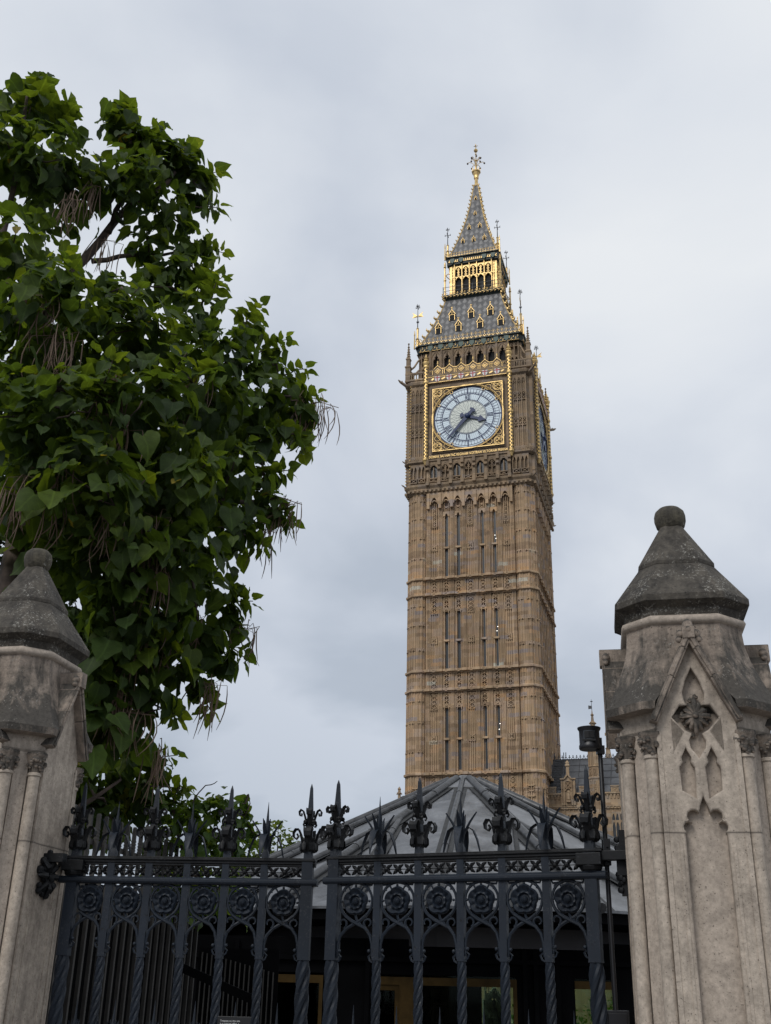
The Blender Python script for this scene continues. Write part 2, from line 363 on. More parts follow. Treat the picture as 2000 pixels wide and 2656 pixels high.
M_leaf = leafmat('catalpa_leaf', [(0, (.022, .041, .014)), (.45, (.040, .070, .016)), (.82, (.074, .112, .018)), (.96, (.115, .155, .02)), (1, (.20, .165, .03))], .45, .55)
M_leaf2 = leafmat('vine_leaf', [(0, (.04, .08, .02)), (.6, (.07, .12, .025)), (1, (.13, .16, .03))])
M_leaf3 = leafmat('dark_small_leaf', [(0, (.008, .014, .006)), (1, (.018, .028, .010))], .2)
M_leaf4 = leafmat('distant_leaf', [(0, (.05, .085, .02)), (1, (.11, .14, .03))], .4)
M_bark = simple('brown_bark', (.075, .055, .045), .9, 0, 14, .4)
M_pod = simple('dry_brown_pod', (.125, .082, .055), .75, 0, 8, .3)
M_black_box = simple('black_housing', (.010, .010, .012), .4, 0, 0)
M_sign = simple('black_sign_plate', (.010, .010, .011), .4)
M_signtext = simple('white_sign_lettering', (.62, .62, .62), .5)
def paving():
    m = MT('stone_paving'); b = m.n('TexBrick', {'Vector': m.co(), 'Scale': 1.0, 'Color1': (.16, .15, .14, 1), 'Color2': (.21, .195, .18, 1), 'Mortar': (.06, .055, .05, 1), 'Mortar Size': .008, 'Brick Width': .9, 'Row Height': .6})
    c = m.mix(1.0, b.outputs[0], m.ramp(m.noise(3, 5), [(.3, .8), (.7, 1.15)]), 'MULTIPLY'); m.set(Base_Color=c, Roughness=.8); return m.m
M_paving = paving()
M_asphalt = simple('asphalt', (.05, .05, .052), .85, 0, 8, .3)

# ------------------------------------------------------------------ ground
g = MB(); g.loft([[(-900, -900, 0), (900, -900, 0), (900, 900, 0), (-900, 900, 0)]], cap=False); g.f = [(0, 1, 2, 3)]; g.m = [0]
structure(g.build('ground', M_asphalt, recalc=False))
g = MB(); g.box(-8, 8, -2.5, 13, -.05, .004); structure(g.build('pavement', M_paving))
# ================================================================== the clock tower
YAW = radians(-16.5857); TOW = (9.8875, 101.0384, 0)
tower = tag(empty('clock_tower', TOW, YAW), 'tall honey coloured gothic clock tower with gilded belfry, round dials and grey iron spire', 'clock tower')
BAY = 1.17
def four(mk, name, mats, kinds=(0, 1, 2, 3), **kw):
    """one face-wide part, copied round the four sides"""
    b = MB(); mk(b); o = b.build(name, mats, tower, **kw); r = [o]
    for k in kinds[1:]: r.append(dup(o, tower, rz=k * pi / 2))
    return r
LEVELS = (38.03, 36.41, 29.0, 27.21, 19.67)
b = MB(); b.box(-5.72, 5.72, -5.72, 5.72, 0, 47.2); b.build('shaft', M_stone, tower)
def panelling(b):
    for k in range(8):
        c = (k - 3.5) * BAY
        w = .2 if k in (0, 7) else .15
        b.fb(c - w, c + w, 5.70, 6.03, .6, 46.1)
        for d in (-.115, 0, .115): b.fb(c + d - .03, c + d + .03, 6.02, 6.12, .6, 46.0)
        for z in [z_ for lo, hi in ((1, 19.4), (20, 27), (29.2, 36.2), (38.3, 45.5)) for z_ in (lo + (hi - lo) * t / 4 for t in (.55, 1.45, 2.4, 3.3))]:
            b.fb(c - .15, c - .045, 6.02, 6.10, z, z + .16); b.fb(c + .045, c + .15, 6.02, 6.10, z, z + .16)
    for i in range(7):
        c = (i - 3) * BAY; win = i in (1, 2, 4, 5)
        for d in ((-.36, -.21, .21, .36) if win else (-.36, -.18, 0, .18, .36)): b.fb(c + d - .032, c + d + .032, 5.70, 6.0, .6, 46.0)
        for lo, hi, tr, top in ((20.0, 27.0, 22.78, 25.5), (29.2, 36.2, 31.9, 34.62), (38.25, 45.9, 41.2, 44.55), (8, 19.4, 13.6, 17.6)):
            if win:
                for s in (-1, 1): b.fb(c + s * .31 - .11, c + s * .31 + .11, 5.70, 5.89, lo, top)
                b.fb(c - .27, c + .27, 5.70, 6.06, tr - .09, tr + .09)
                if hi < 40:
                    b.pline([(c - .22, top - .1), (c - .14, top + .3), (c, top + .55), (c + .14, top + .3), (c + .22, top - .1)], .06, 5.70, 6.04)
                    b.lattice(c, top + .12, hi - .1, .64, 5.70, 6.04, .05, 3); b.fb(c - .02, c + .02, 5.7, 6.0, top + .1, hi - .1)
                else:
                    b.arch(c, .62, .28, top - .05, top + .25, top + .45, 5.70, 6.05); b.lattice(c, top + .5, hi - .35, .5, 5.70, 6.02, .06, 2)
            else:
                for f0, f1 in ((lo, tr - .32), (tr + .36, min(top, 43.3) - .12)): b.fb(c - .42, c + .42, 5.70, 5.90, f0, f1)
                if hi > 40: b.lattice(c, 43.4, 45.5, .5, 5.70, 6.02, .05, 5)
                else: b.lattice(c, top - .1, hi - .1, .64, 5.70, 6.04, .05, 4); b.fb(c - .02, c + .02, 5.7, 6.0, top - .1, hi - .1)
                b.lattice(c, tr - .28, tr + .32, .56, 5.70, 6.03, .055, 2); b.fb(c - .03, c + .03, 5.7, 6.03, tr - .28, tr + .32)
        for lo, hi in ((36.55, 37.85), (27.35, 28.85), (17.9, 19.5)): b.lattice(c, lo, hi, .62, 5.70, 6.05, .05, 4); b.ring(c, (lo + hi) / 2, .17, .05, 5.7, 6.05, 8); b.fb(c - .02, c + .02, 5.7, 6.02, lo, hi)
        # niche heads under the corbel table
        b.arch(c, BAY, .72, 45.75, 46.5, 47.0, 5.70, 6.30)
        b.ring(c, 46.0, .22, .09, 5.9, 6.2, 8, 0, pi)
    for k in range(8): b.fb((k - 3.5) * BAY - .14, (k - 3.5) * BAY + .14, 6.0, 6.4, 45.3, 46.95)
    for z in LEVELS:
        b.fb(-4.2, 4.2, 5.70, 6.3, z - .07, z + .1); b.fb(-4.2, 4.2, 5.70, 6.13, z - .2, z - .09); b.fb(-4.2, 4.2, 5.70, 6.1, z + .1, z + .2)
        for k in range(8): b.fb((k - 3.5) * BAY - .24, (k - 3.5) * BAY + .24, 6.1, 6.42, z - .1, z + .14)
        for i in range(7): b.fb((i - 3) * BAY - .11, (i - 3) * BAY + .11, 6.15, 6.3, z - .12, z + .1)
four(panelling, 'shaft_panelling', M_stone)
# corner turrets of the shaft
b = MB(); T = 1.06; q = T * .414
b.loft([oct_(T, q, 0), oct_(T, q, 47.1)])
for z in LEVELS:
    b.loft([oct_(T + .02, q + .01, z - .16), oct_(T + .2, q + .085, z - .07), oct_(T + .2, q + .085, z + .1), oct_(T + .02, q + .01, z + .2)])
for k in range(8):
    b.M = RZ(k * pi / 4)
    for d in (-.42, -.17, .06, .17, .42): b.fb(d - .035, d + .035, T - .02, T + (.07 if abs(d) != .06 else .03), .4, 46.9)
    for lo, hi in ((17.9, 19.4), (27.4, 28.8), (36.6, 37.8)): b.lattice(-.29, lo, hi, .24, T - .02, T + .05, .05, 2); b.lattice(.29, lo, hi, .24, T - .02, T + .05, .05, 2)
    for z in (15, 18.2, 21.6, 24.2, 26.2, 31, 33.4, 35.3, 40.1, 42.2, 44.3, 46.2):
        for d in (-.29, .29): b.bar(d - .12, z, d, z + .16, .08, T - .02, T + .11); b.bar(d + .12, z, d, z + .16, .08, T - .02, T + .11); b.bar(d, z + .1, d, z + .3, .05, T - .02, T + .09)
b.M = Matrix.Identity(4)
t0 = b.build('corner_turret', M_stone, tower); t0.location = (-5.12, -5.12, 0)
for sx, sy in ((1, -1), (1, 1), (-1, 1)): dup(t0, tower, (sx * 5.12, sy * 5.12, 0))
# slit windows: two lights per window, each a part
b = MB(); b.fb(-.13, .13, 5.71, 5.745, 0, 1)
for zz in range(1, 6): pass
wproto = None
for k, a in ((0, 0), (1, pi / 2)):
    for i in (1, 2, 4, 5):
        c = (i - 3) * BAY + (.06 if i > 3 else .0)
        for z0, z1 in ((20.1, 22.68), (22.88, 25.55), (29.3, 31.8), (32.0, 34.7), (38.3, 41.1), (41.3, 44.6)):
            if wproto is None: o = wproto = b.build('slit_window', M_slit, tower)
            else: o = dup(wproto, tower)
            o.scale = (1, 1, z1 - z0); o.rotation_euler = (0, 0, a); v = RZ(a) @ Vector((c, 0, z0)); o.location = v
b = MB(); b.ball((0, 0, 0), .036, 8, 6); lp = None
for x, z in ((2.36, 42.15), (2.45, 41.8), (2.44, 33.0), (2.36, 32.6), (2.45, 24.0), (2.37, 23.5)):
    if lp is None: lp = o = b.build('stair_lamp', M_lamp, tower)
    else: o = dup(lp, tower)
    o.location = (x, -5.78, z)
# corbel table and clock stage
def chs(h, c, z): return [(-h + c, -h, z), (h - c, -h, z), (h, -h + c, z), (h, h - c, z), (h - c, h, z), (-h + c, h, z), (-h, h - c, z), (-h, -h + c, z)]
b = MB()
b.loft([chs(6.18, .5, 47.0), chs(6.25, .5, 47.1), chs(6.42, .5, 47.35), chs(6.42, .5, 47.5), chs(6.58, .5, 47.72), chs(6.62, .5, 47.95), chs(6.4, .5, 48.05)])
for k in range(4):
    b.M = RZ(k * pi / 2)
    for i in range(29): b.fb(-6 + i * .43 - .1, -6 + i * .43 + .1, 6.3, 6.55, 47.1, 47.34)
    for i in range(8): b.fb((i - 3.5) * BAY - .16, (i - 3.5) * BAY + .16, 6.5, 6.78, 47.7, 48.1)
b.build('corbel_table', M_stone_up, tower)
b = MB(); b.loft([chs(6.2, .3, 47.9), chs(6.2, .3, 60.0)]); b.loft([chs(6.36, .45, 50.25), chs(6.36, .45, 50.6)])
for z in (50.45,): b.loft([chs(6.4, .5, z - .2), chs(6.62, .5, z - .05), chs(6.62, .5, z + .1), chs(6.42, .5, z + .2)])
b.loft([chs(6.4, .5, 59.2), chs(6.62, .5, 59.4), chs(6.7, .5, 59.65), chs(6.5, .5, 59.8), chs(6.5, .5, 60.0)])
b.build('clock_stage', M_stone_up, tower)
def gallery(b):
    for i in range(7):
        c = (i - 3) * BAY
        b.arch(c, BAY - .2, .74, 49.5, 50.1, 50.3, 6.18, 6.52, 48.1)
        b.ring(c, 49.75, .26, .1, 6.4, 6.5, 8, 0, pi)
        b.lattice(c, 48.12, 48.5, .8, 6.18, 6.5, .06, 1)
        if i % 2: b.fb(c - .04, c + .04, 6.18, 6.46, 48.5, 49.9); b.lattice(c, 49.2, 49.9, .7, 6.18, 6.42, .05, 1)
        else: b.fb(c - .05, c + .05, 6.2, 6.5, 48.5, 49.7); b.fb(c - .38, c + .38, 6.2, 6.56, 48.44, 48.54)
    for k in range(8):
        c = (k - 3.5) * BAY
        b.fb(c - .11, c + .11, 6.18, 6.62, 48.05, 50.35); b.fb(c - .15, c + .15, 6.5, 6.8, 49.85, 50.5)
        b.loft([[(c - .14, -6.5, 49.2), (c + .14, -6.5, 49.2), (c + .14, -6.84, 49.35), (c - .14, -6.84, 49.35)], [(c - .16, -6.5, 49.6), (c + .16, -6.5, 49.6), (c + .16, -6.84, 49.55), (c - .16, -6.84, 49.55)]])
    for s in (-1, 1):
        for c in (4.75, 5.55):
            c *= s
            b.lattice(c, 48.15, 48.65, .7, 6.18, 6.48, .06, 1)
            for d in (-.36, 0, .36): b.fb(c + d - .04, c + d + .04, 6.18, 6.48, 48.6, 50.2)
            for d in (-.18, .18): b.arch(c + d, .36, .22, 49.6, 49.95, 50.2, 6.18, 6.46)
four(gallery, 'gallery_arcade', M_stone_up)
b = MB(); b.fb(-.34, .34, 6.195, 6.22, 48.55, 49.95)
gw = None
for a in (0, pi / 2):
    for i in (0, 2, 4, 6):
        if gw is None: gw = o = b.build('gallery_window', M_slit, tower)
        else: o = dup(gw, tower)
        o.rotation_euler = (0, 0, a); o.location = RZ(a) @ Vector(((i - 3) * BAY, 0, 0))
def side_walls(b):
    for s in (-1, 1):
        for f0, f1 in ((50.8, 53.3), (54.35, 56.2), (57.25, 58.4)): b.fb(s * 5.26 - .66, s * 5.26 + .66, 6.18, 6.35, f0, f1)
        for d in (4.62, 5.05, 5.48, 5.91): b.fb(s * d - .05, s * d + .05, 6.18, 6.5, 50.8, 59.2)
        for c in (4.84, 5.27, 5.7):
            for d in (0,): b.fb(s * c - .025, s * c + .025, 6.18, 6.42, 50.8, 59)
        for c in (5.05 - .215, 5.48 - .215, 5.91 - .215):
            for z in (53.35, 56.25): b.lattice(s * c, z, z + .95, .44, 6.18, 6.5, .06, 2)
            b.arch(s * c, .43, .28, 58.4, 58.85, 59.15, 6.18, 6.47); b.bar(s * c - .14, 58.3, s * c + .14, 58.6, .05, 6.18, 6.44); b.bar(s * c + .14, 58.3, s * c - .14, 58.6, .05, 6.18, 6.44)
            b.fb(s * c - .2, s * c + .2, 6.18, 6.48, 50.7, 51.1)
        for d in range(5): b.lattice(s * (4.66 + d * .4), 50.62, 50.95, .36, 6.4, 6.5, .05, 1)
    b.fb(-4.12, 4.12, 6.18, 6.43, 50.6, 59.3)
four(side_walls, 'clock_stage_panelling', M_stone_up)
# balustrades with corner beasts
def balus(b, s):
    if 1:
        b.fb(min(s * 4.5, s * 6.55), max(s * 4.5, s * 6.55), 6.42, 6.58, 60.75, 60.92); b.fb(min(s * 4.5, s * 6.55), max(s * 4.5, s * 6.55), 6.42, 6.6, 59.95, 60.12)
        for i in range(8): b.fb(s * (4.6 + i * .26) - .045, s * (4.6 + i * .26) + .045, 6.45, 6.55, 60.1, 60.8)
        for i in range(7): b.arch(s * (4.73 + i * .26), .26, .16, 60.55, 60.7, 60.78, 6.46, 6.54, n=3)
for s_ in (-1, 1): four(lambda b: balus(b, s_), 'balustrade', M_stone_up)
b = MB()
b.tube([(0, 0, 59.4), (-.35, -.35, 59.55), (-.75, -.75, 59.75), (-.95, -.95, 59.95)], [.2, .17, .13, .05], 6); b.tube([(-.55, -.55, 59.7), (-.62, -.7, 59.95)], [.09, .03], 5)
gg = b.build('gargoyle', M_stone_up, tower); gg.location = (-6.2, -6.2, 0)
for k in (1, 2, 3): v = RZ(k * pi / 2) @ Vector((-6.2, -6.2, 0)); dup(gg, tower, v, k * pi / 2)
for zz, sc in ((50.5, .42), (47.85, .45)):
    for k in range(4):
        v = RZ(k * pi / 2) @ Vector((-6.3, -6.3, zz - 59.5 * sc)); o = dup(gg, tower, v, k * pi / 2); o.scale = (sc, sc, sc)
# crocketed angle rolls of the clock stage
b = MB()
for i in range(34): b.ball((-6.5, -5.95, 48.4 + i * .34), .085, 5, 3); b.ball((-5.95, -6.5, 48.4 + i * .34), .085, 5, 3)
ar = b.build('gilded_angle_moulding', M_gold, tower)
for k in (2, 3): dup(ar, tower, rz=k * pi / 2)

# ------------------------------------------------------------------ clock faces
R_D = 3.45
face = empty('clock_face'); face.parent = tower
def pol(r, deg): t = radians(deg); return (r * sin(t), r * cos(t))          # clockwise from twelve
b = MB(); n = 64
b.loft([[(r * cos(2 * pi * k / n), -o, 55 + r * sin(2 * pi * k / n)) for k in range(n)] for r, o in ((.05, 6.47), (1.88, 6.47))], cap=False)
b.build('dial_centre', M_opal2, face)
b = MB(); b.loft([[(r * cos(2 * pi * k / n), -o, 55 + r * sin(2 * pi * k / n)) for k in range(n)] for r, o in ((1.86, 6.465), (3.46, 6.465))], cap=False)
b.build('dial', M_opal, face)
b = MB()
for r, w in ((1.82, .03), (1.93, .05), (2.66, .085), (2.82, .02), (3.22, .03), (3.43, .09)): b.ring(0, 55, r, w * 1.15, 6.46, 6.488, 64)
for mth in range(60):
    d = mth * 6; a, z = pol(2.66, d); a2, z2 = pol(3.24, d); b.bar(a, 55 + z, a2, 55 + z2, .034, 6.46, 6.485)
for h in range(12):
    d = h * 30
    a, z = pol(2.62, d); a2, z2 = pol(3.42, d); b.bar(a, 55 + z, a2, 55 + z2, .13, 6.46, 6.49)
b.build('minute_ring', M_navy, face)
b = MB()
for kx in range(24):
    d = kx * 15; o_ = 7.5
    P = [pol(.35, d), pol(.72, d + o_), pol(1.05, d), pol(1.4, d + o_ * .6), pol(1.8, d)]; Q = [pol(.35, d), pol(.72, d - o_), pol(1.05, d), pol(1.4, d - o_ * .6), pol(1.8, d)]
    for PP in (P, Q): b.pline([(a, 55 + z) for a, z in PP], .022, 6.465, 6.485)
    a, z = pol(1.93, d); a2, z2 = pol(2.6, d)
    for dd in (-5, 0, 5): 
        a, z = pol(1.95, d + dd); a2, z2 = pol(2.6, d + dd); b.bar(a, 55 + z, a2, 55 + z2, .014, 6.455, 6.475)
b.build('dial_tracery', M_tracery, face)
NUM = ['XII', 'I', 'II', 'III', 'IV', 'V', 'VI', 'VII', 'VIII', 'IX', 'X', 'XI']
WID = {'I': .155, 'V': .30, 'X': .30}
for h, s in enumerate(NUM):
    b = MB(); tw = sum(WID[ch] for ch in s); u = -tw / 2
    def P(t, r, d=h * 30):
        th = radians(d); return (r * sin(th) + t * cos(th), 55 + r * cos(th) - t * sin(th))
    def st(t0, r0, t1, r1, w): p, q_ = P(t0, r0), P(t1, r1); b.bar(p[0], p[1], q_[0], q_[1], w, 6.46, 6.488)
    for ch in s:
        w = WID[ch]; c = u + w / 2; u += w
        if ch == 'I': st(c, 2.0, c, 2.54, .085); st(c - .07, 2.52, c + .07, 2.52, .05); st(c - .07, 2.02, c + .07, 2.02, .05)
        elif ch == 'V': st(c - .1, 2.54, c, 2.0, .085); st(c + .1, 2.54, c, 2.0, .05)
        else: st(c - .1, 2.54, c + .1, 2.0, .085); st(c + .1, 2.54, c - .1, 2.0, .05); st(c - .13, 2.27, c + .13, 2.27, .04)
    b.build('numeral', M_navy, face)
def hand(deg, L, tail, prof, name, o):
    b = MB(); th = radians(deg)
    def P(t, r): return (r * sin(th) + t * cos(th), 55 + r * cos(th) - t * sin(th))
    pts = [P(w * 1.2, r) for r, w in prof] + [P(-w * 1.2, r) for r, w in reversed(prof)]
    b.loft([[(a, -o, z) for a, z in pts], [(a, -o - .09, z) for a, z in pts]])
    b.build(name, M_navy, face)
hand(108.5, 2.1, -.7, [(-.82, .0), (-.74, .2), (-.6, .24), (-.48, .12), (-.3, .12), (.3, .15), (.8, .11), (1.15, .12), (1.22, .3), (1.42, .26), (1.62, .12), (2.0, 0)], 'hour_hand', 6.54)
hand(221.0, 3.2, -.9, [(-1.02, .0), (-.95, .24), (-.78, .28), (-.66, .12), (0, .17), (.6, .15), (1.4, .12), (2.5, .09), (3.1, .05), (3.2, 0)], 'minute_hand', 6.66)
b = MB(); b.M = TR(0, -6.6, 55) @ RX(pi / 2); b.lathe([(.24, 0), (.24, .28), (.12, .34), (.001, .35)], 16); b.build('hub', M_navy, face)
b = MB()
for r, o in ((3.80, 6.64),): pass
b.loft([[(r * cos(2 * pi * k / n), -o, 55 + r * sin(2 * pi * k / n)) for k in range(n)] for r, o in ((3.47, 6.47), (3.52, 6.5), (3.60, 6.60))], cap=False)
b.build('dial_reveal', M_bronze, face, recalc=False)
b = MB(); b.M = TR(0, -6.62, 55) @ RX(pi / 2)
for rr, tt in ((3.68, .05), (3.58, .02)):
    b.loft([[((rr + tt * cos(2 * pi * j / 8)) * cos(2 * pi * k / n), (rr + tt * cos(2 * pi * j / 8)) * sin(2 * pi * k / n), tt * sin(2 * pi * j / 8)) for j in range(8)] for k in range(n + 1)], cap=False)
b.build('gilded_dial_ring', M_gold, face, smooth=60)
b = MB()
for s in (-1, 1):
    b.mi = 0
    # ground of the spandrels: square minus circle, in 4 corner fans
    for tz in (-1, 1):
        pts = [(s * 3.78, 55 + tz * 3.78)] + [(s * 3.62 * cos(t), 55 + tz * 3.62 * sin(t)) for t in [i / 16 * pi / 2 for i in range(17)]]
        vs = [(a, -6.55, z) for a, z in pts]
        vs2 = [(s * 3.78, -6.55, 55)] + vs[1:] + [(0, -6.55, 55 + tz * 3.78)]
        b.add([(s * 3.78, -6.55, 55 + tz * 3.78), (s * 3.78, -6.55, 55), (0, -6.55, 55 + tz * 3.78)] + vs[1:], [(0, 1) + tuple(range(3, 20)) + (2,)])
b.build('spandrel_ground', M_bronze, face, recalc=False)
for s in (-1, 1):
    for tz in (-1, 1):
        b = MB(); ca, cz = s * 3.1, 55 + tz * 3.1
        b.ring(ca, cz, .46, .05, 6.55, 6.61, 20)
        for qd in range(4): b.ring(ca + .2 * cos(qd * pi / 2 + .78), cz + .2 * sin(qd * pi / 2 + .78), .17, .04, 6.55, 6.60, 8)
        b.ball((ca, -6.6, cz), .15, 8, 5); b.ball((ca + .12 * s, -6.6, cz + .1), .09, 6, 4); b.ball((ca - .1, -6.6, cz - .12), .09, 6, 4)
        for (da, dz, r) in ((.0, -.95, .3), (-.95, 0, .3), (-.12, -1.45, .16), (-1.45, -.12, .16), (.42, .42, .1), (.42, -.5, .14), (-.5, .42, .14)):
            b.ring(ca + s * da, cz + tz * dz, r, .032, 6.55, 6.60, 10)
        b.bar(ca + s * .46, cz - tz * .3, ca + s * .5, 55 + tz * 1.4, .04, 6.55, 6.6); b.bar(ca - s * .3, cz + tz * .46, s * 1.4, cz + tz * .5, .04, 6.55, 6.6)
        b.build('gilded_spandrel', M_gold, face)
b = MB(); e = 3.78
for w0, o in ((.09, 6.66), (.03, 6.60)):
    q = e if w0 > .1 else e - .2
    b.fb(-q - w0 / 2, q + w0 / 2, 6.5, o, 55 + q - w0 / 2, 55 + q + w0 / 2); b.fb(-q - w0 / 2, q + w0 / 2, 6.5, o, 55 - q - w0 / 2, 55 - q + w0 / 2)
    b.fb(-q - w0 / 2, -q + w0 / 2, 6.5, o - .004, 55 - q, 55 + q); b.fb(q - w0 / 2, q + w0 / 2, 6.5, o - .004, 55 - q, 55 + q)
b.build('gilded_frame', M_gold, face)
for k in (1, 2, 3): dup(face, tower, rz=k * pi / 2)
# inscription band
INS = 'DOMINE SALVAM FAC REGINAM NOSTRAM VICTORIAM PRIMAM'
def band(b): b.fb(-4.1, 4.1, 6.5, 6.6, 50.62, 50.98)
bands = four(band, 'inscription_band', M_bronze)
for k in (0, 1):
    o = text_mesh(INS, .40, 'inscription_lettering', M_gold, bands[k], .012, sx=.73, offset=.004); o.location = (0, -6.615, 50.80)
    bb = [v.co.x for v in o.data.vertices]; o.scale = (7.9 / (max(bb) - min(bb)), 1, 1)
# gilded angle columns of the dial surround
b = MB(); b.mi = 1
b.loft([oct_(.21, .09, 50.75), oct_(.21, .09, 61.5)])
b.mi = 0
for z in (50.5, 54.9, 59.4, 61.3): b.loft([oct_(.23, .1, z - .12), oct_(.28, .12, z), oct_(.28, .12, z + .12), oct_(.23, .1, z + .2)])
b.loft([oct_(.1, .04, 50.0), oct_(.22, .1, 50.4), oct_(.22, .1, 50.75)])
b.loft([oct_(.24, .1, 61.5), oct_(.32, .14, 61.75), oct_(.34, .15, 61.9), oct_(.2, .09, 62.0)]); b.ball((0, 0, 62.2), .24, 8, 5)
b.lathe([(.22, 62.3), (.27, 62.36), (.1, 62.5), (.12, 62.6), (.02, 62.95)], 8)
gc = b.build('gilded_column', [M_gold, M_diaper], tower)
gc.location = (-4.32, -6.62, 0)
for k in range(4):
    for s in (-1, 1):
        if k == 0 and s == -1: continue
        dup(gc, tower, RZ(k * pi / 2) @ Vector((s * 4.32, -6.62, 0)), k * pi / 2)
# shields and pierced gable parapet above the dial
b = MB(); P = [(-.27, .3), (.27, .3), (.27, -.05), (.16, -.26), (0, -.38), (-.16, -.26), (-.27, -.05)]
b.loft([[(x, -6.66, 59.75 + z) for x, z in P], [(x, -6.73, 59.75 + z) for x, z in P]])
b.mi = 1; b.fb(-.27, .27, 6.73, 6.745, 59.82, 59.93); b.fb(-.055, .055, 6.73, 6.747, 59.4, 60.05)
sh = b.build('shield', [M_white, M_red], tower); SHX = [-3.1 + 1.24 * i for i in range(6)]
for k in (0, 1, 3):
    for i, x in enumerate(SHX):
        if k == 0 and i == 0: sh.location = (x, 0, 0); continue
        dup(sh, tower, RZ(k * pi / 2) @ Vector((x, 0, 0)), k * pi / 2)
def parapet(b):
    b.mi = 0
    b.fb(-4.1, 4.1, 6.4, 6.66, 59.3, 60.15); b.fb(-4.1, 4.1, 6.45, 6.72, 60.1, 60.25)
    b.fb(-4.1, 4.1, 6.45, 6.6, 60.2, 60.34)
    for x in SHX:
        b.loft([[(x - .4, -6.45, 60.3), (x + .4, -6.45, 60.3), (x + .4, -6.45, 60.95), (x, -6.45, 61.3), (x - .4, -6.45, 60.95)], [(x - .4, -6.56, 60.3), (x + .4, -6.56, 60.3), (x + .4, -6.56, 60.95), (x, -6.56, 61.3), (x - .4, -6.56, 60.95)]])
    for i in range(41):
        a = -4.0 + i * .2; b.fb(a - .04, a + .04, 6.47, 6.57, 60.3, 60.9)
    b.fb(-4.1, 4.1, 6.46, 6.6, 60.82, 60.96)
    b.mi = 1
    for i, x in enumerate(SHX):
        b.pline([(x - .3, 60.72), (x, 61.05), (x + .3, 60.72), (x, 60.4)], .035, 6.55, 6.61, True)
        for qd in range(4): b.ring(x + .09 * cos(qd * pi / 2 + .78), 60.72 + .09 * sin(qd * pi / 2 + .78), .08, .035, 6.55, 6.6, 6)
        b.pline([(x - .42, 60.97), (x, 61.36), (x + .42, 60.97)], .045, 6.42, 6.64)
        b.lathe([(.07, 61.36), (.05, 61.5), (.10, 61.6), (.12, 61.68), (.07, 61.78), (.09, 61.9), (.02, 62.0)], 6, (x, -6.53, 0))
        if i < 5: b.fb(x + .42, x + .82, 6.44, 6.64, 60.94, 61.0); b.bar(x + .45, 59.65, x + .79, 59.85, .16, 6.6, 6.69)
        for s in (-1, 1):
            b.fb(x + s * .52 - .02, x + s * .52 + .02, 6.56, 6.61, 60.35, 60.85)
    for i in range(40): b.ring(-3.9 + i * .2, 60.74, .085, .018, 6.56, 6.59, 6, 0, pi)
    b.fb(-4.1, 4.1, 6.6, 6.68, 60.03, 60.09); b.fb(-4.1, 4.1, 6.55, 6.7, 59.33, 59.38)
    b.bar(-3.7, 59.65, -3.5, 59.85, .16, 6.6, 6.69); b.bar(3.5, 59.65, 3.8, 59.85, .16, 6.6, 6.69)
four(parapet, 'gable_parapet', [M_stone_up, M_gold])
# corner pinnacles with flying braces
b = MB()
b.loft([sq(.26, 59.9), sq(.26, 61.6), sq(.34, 61.75), sq(.2, 61.95), sq(.2, 62.6), sq(.27, 62.75), sq(.14, 62.95), sq(.03, 64.7)])
for i in range(5):
    for k in range(4): b.ball((.17 * cos(k * pi / 2) * (1 - i * .16), .17 * sin(k * pi / 2) * (1 - i * .16), 63.1 + i * .3), .07, 5, 3)
b.ball((0, 0, 64.7), .11, 6, 4)
b.tube([(.2, .2, 61.6), (.5, .5, 62.1), (.8, .8, 62.9), (1.0, 1.0, 63.3)], .1, 4)
b.tube([(.2, .2, 60.6), (.55, .55, 61.2), (.9, .9, 61.9)], .09, 4)
pn = b.build('pinnacle', M_stone_up, tower); pn.location = (-6.3, -6.3, 0)
for k in (1, 2, 3): dup(pn, tower, RZ(k * pi / 2) @ Vector((-6.3, -6.3, 0)), k * pi / 2)
# ------------------------------------------------------------------ belfry
b = MB(); b.loft([chs(5.12, .4, 60), chs(5.12, .4, 64.2)]); b.build('belfry', M_stone_up, tower)
def belfry(b):
    for i in range(7):
        c = (i - 3) * BAY
        b.arch(c, BAY - .16, .66, 62.75, 63.5, 64.1, 5.10, 5.5, 60.0, ogee=True)
        b.arch(c, BAY - .16, .94, 63.1, 63.75, 64.1, 5.5, 5.56, 60.0)
        for s in (-1, 1): b.ball((c + s * .2, -5.46, 62.95), .1, 6, 4); b.ball((c + s * .12, -5.46, 63.25), .08, 6, 4)
        b.fb(c - .36, c + .36, 5.10, 5.5, 60, 61.2)
        b.bar(c, 63.5, c, 63.95, .08, 5.4, 5.58)
    for k in range(8):
        c = (k - 3.5) * BAY; b.fb(c - .1, c + .1, 5.10, 5.66, 60, 64.2); b.fb(c - .04, c + .04, 5.6, 5.74, 60, 63.9)
    for s in (-1, 1):
        for d in (4.3, 4.72, 5.14): b.fb(s * d - .05, s * d + .05, 5.10, 5.42, 60, 64.1)
        for c in (4.51, 4.93):
            b.lattice(s * c, 63.3, 64.0, .38, 5.10, 5.4, .05, 1); b.arch(s * c, .4, .26, 61.7, 62.0, 62.2, 5.10, 5.4)
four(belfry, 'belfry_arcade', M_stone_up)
b = MB(); b.fb(-.38, .38, 5.11, 5.14, 61.2, 63.9); bo = None
for a in (0, pi / 2):
    for i in range(7):
        if bo is None: bo = o = b.build('belfry_opening', M_black, tower)
        else: o = dup(bo, tower)
        o.rotation_euler = (0, 0, a); o.location = RZ(a) @ Vector(((i - 3) * BAY, 0, 0))
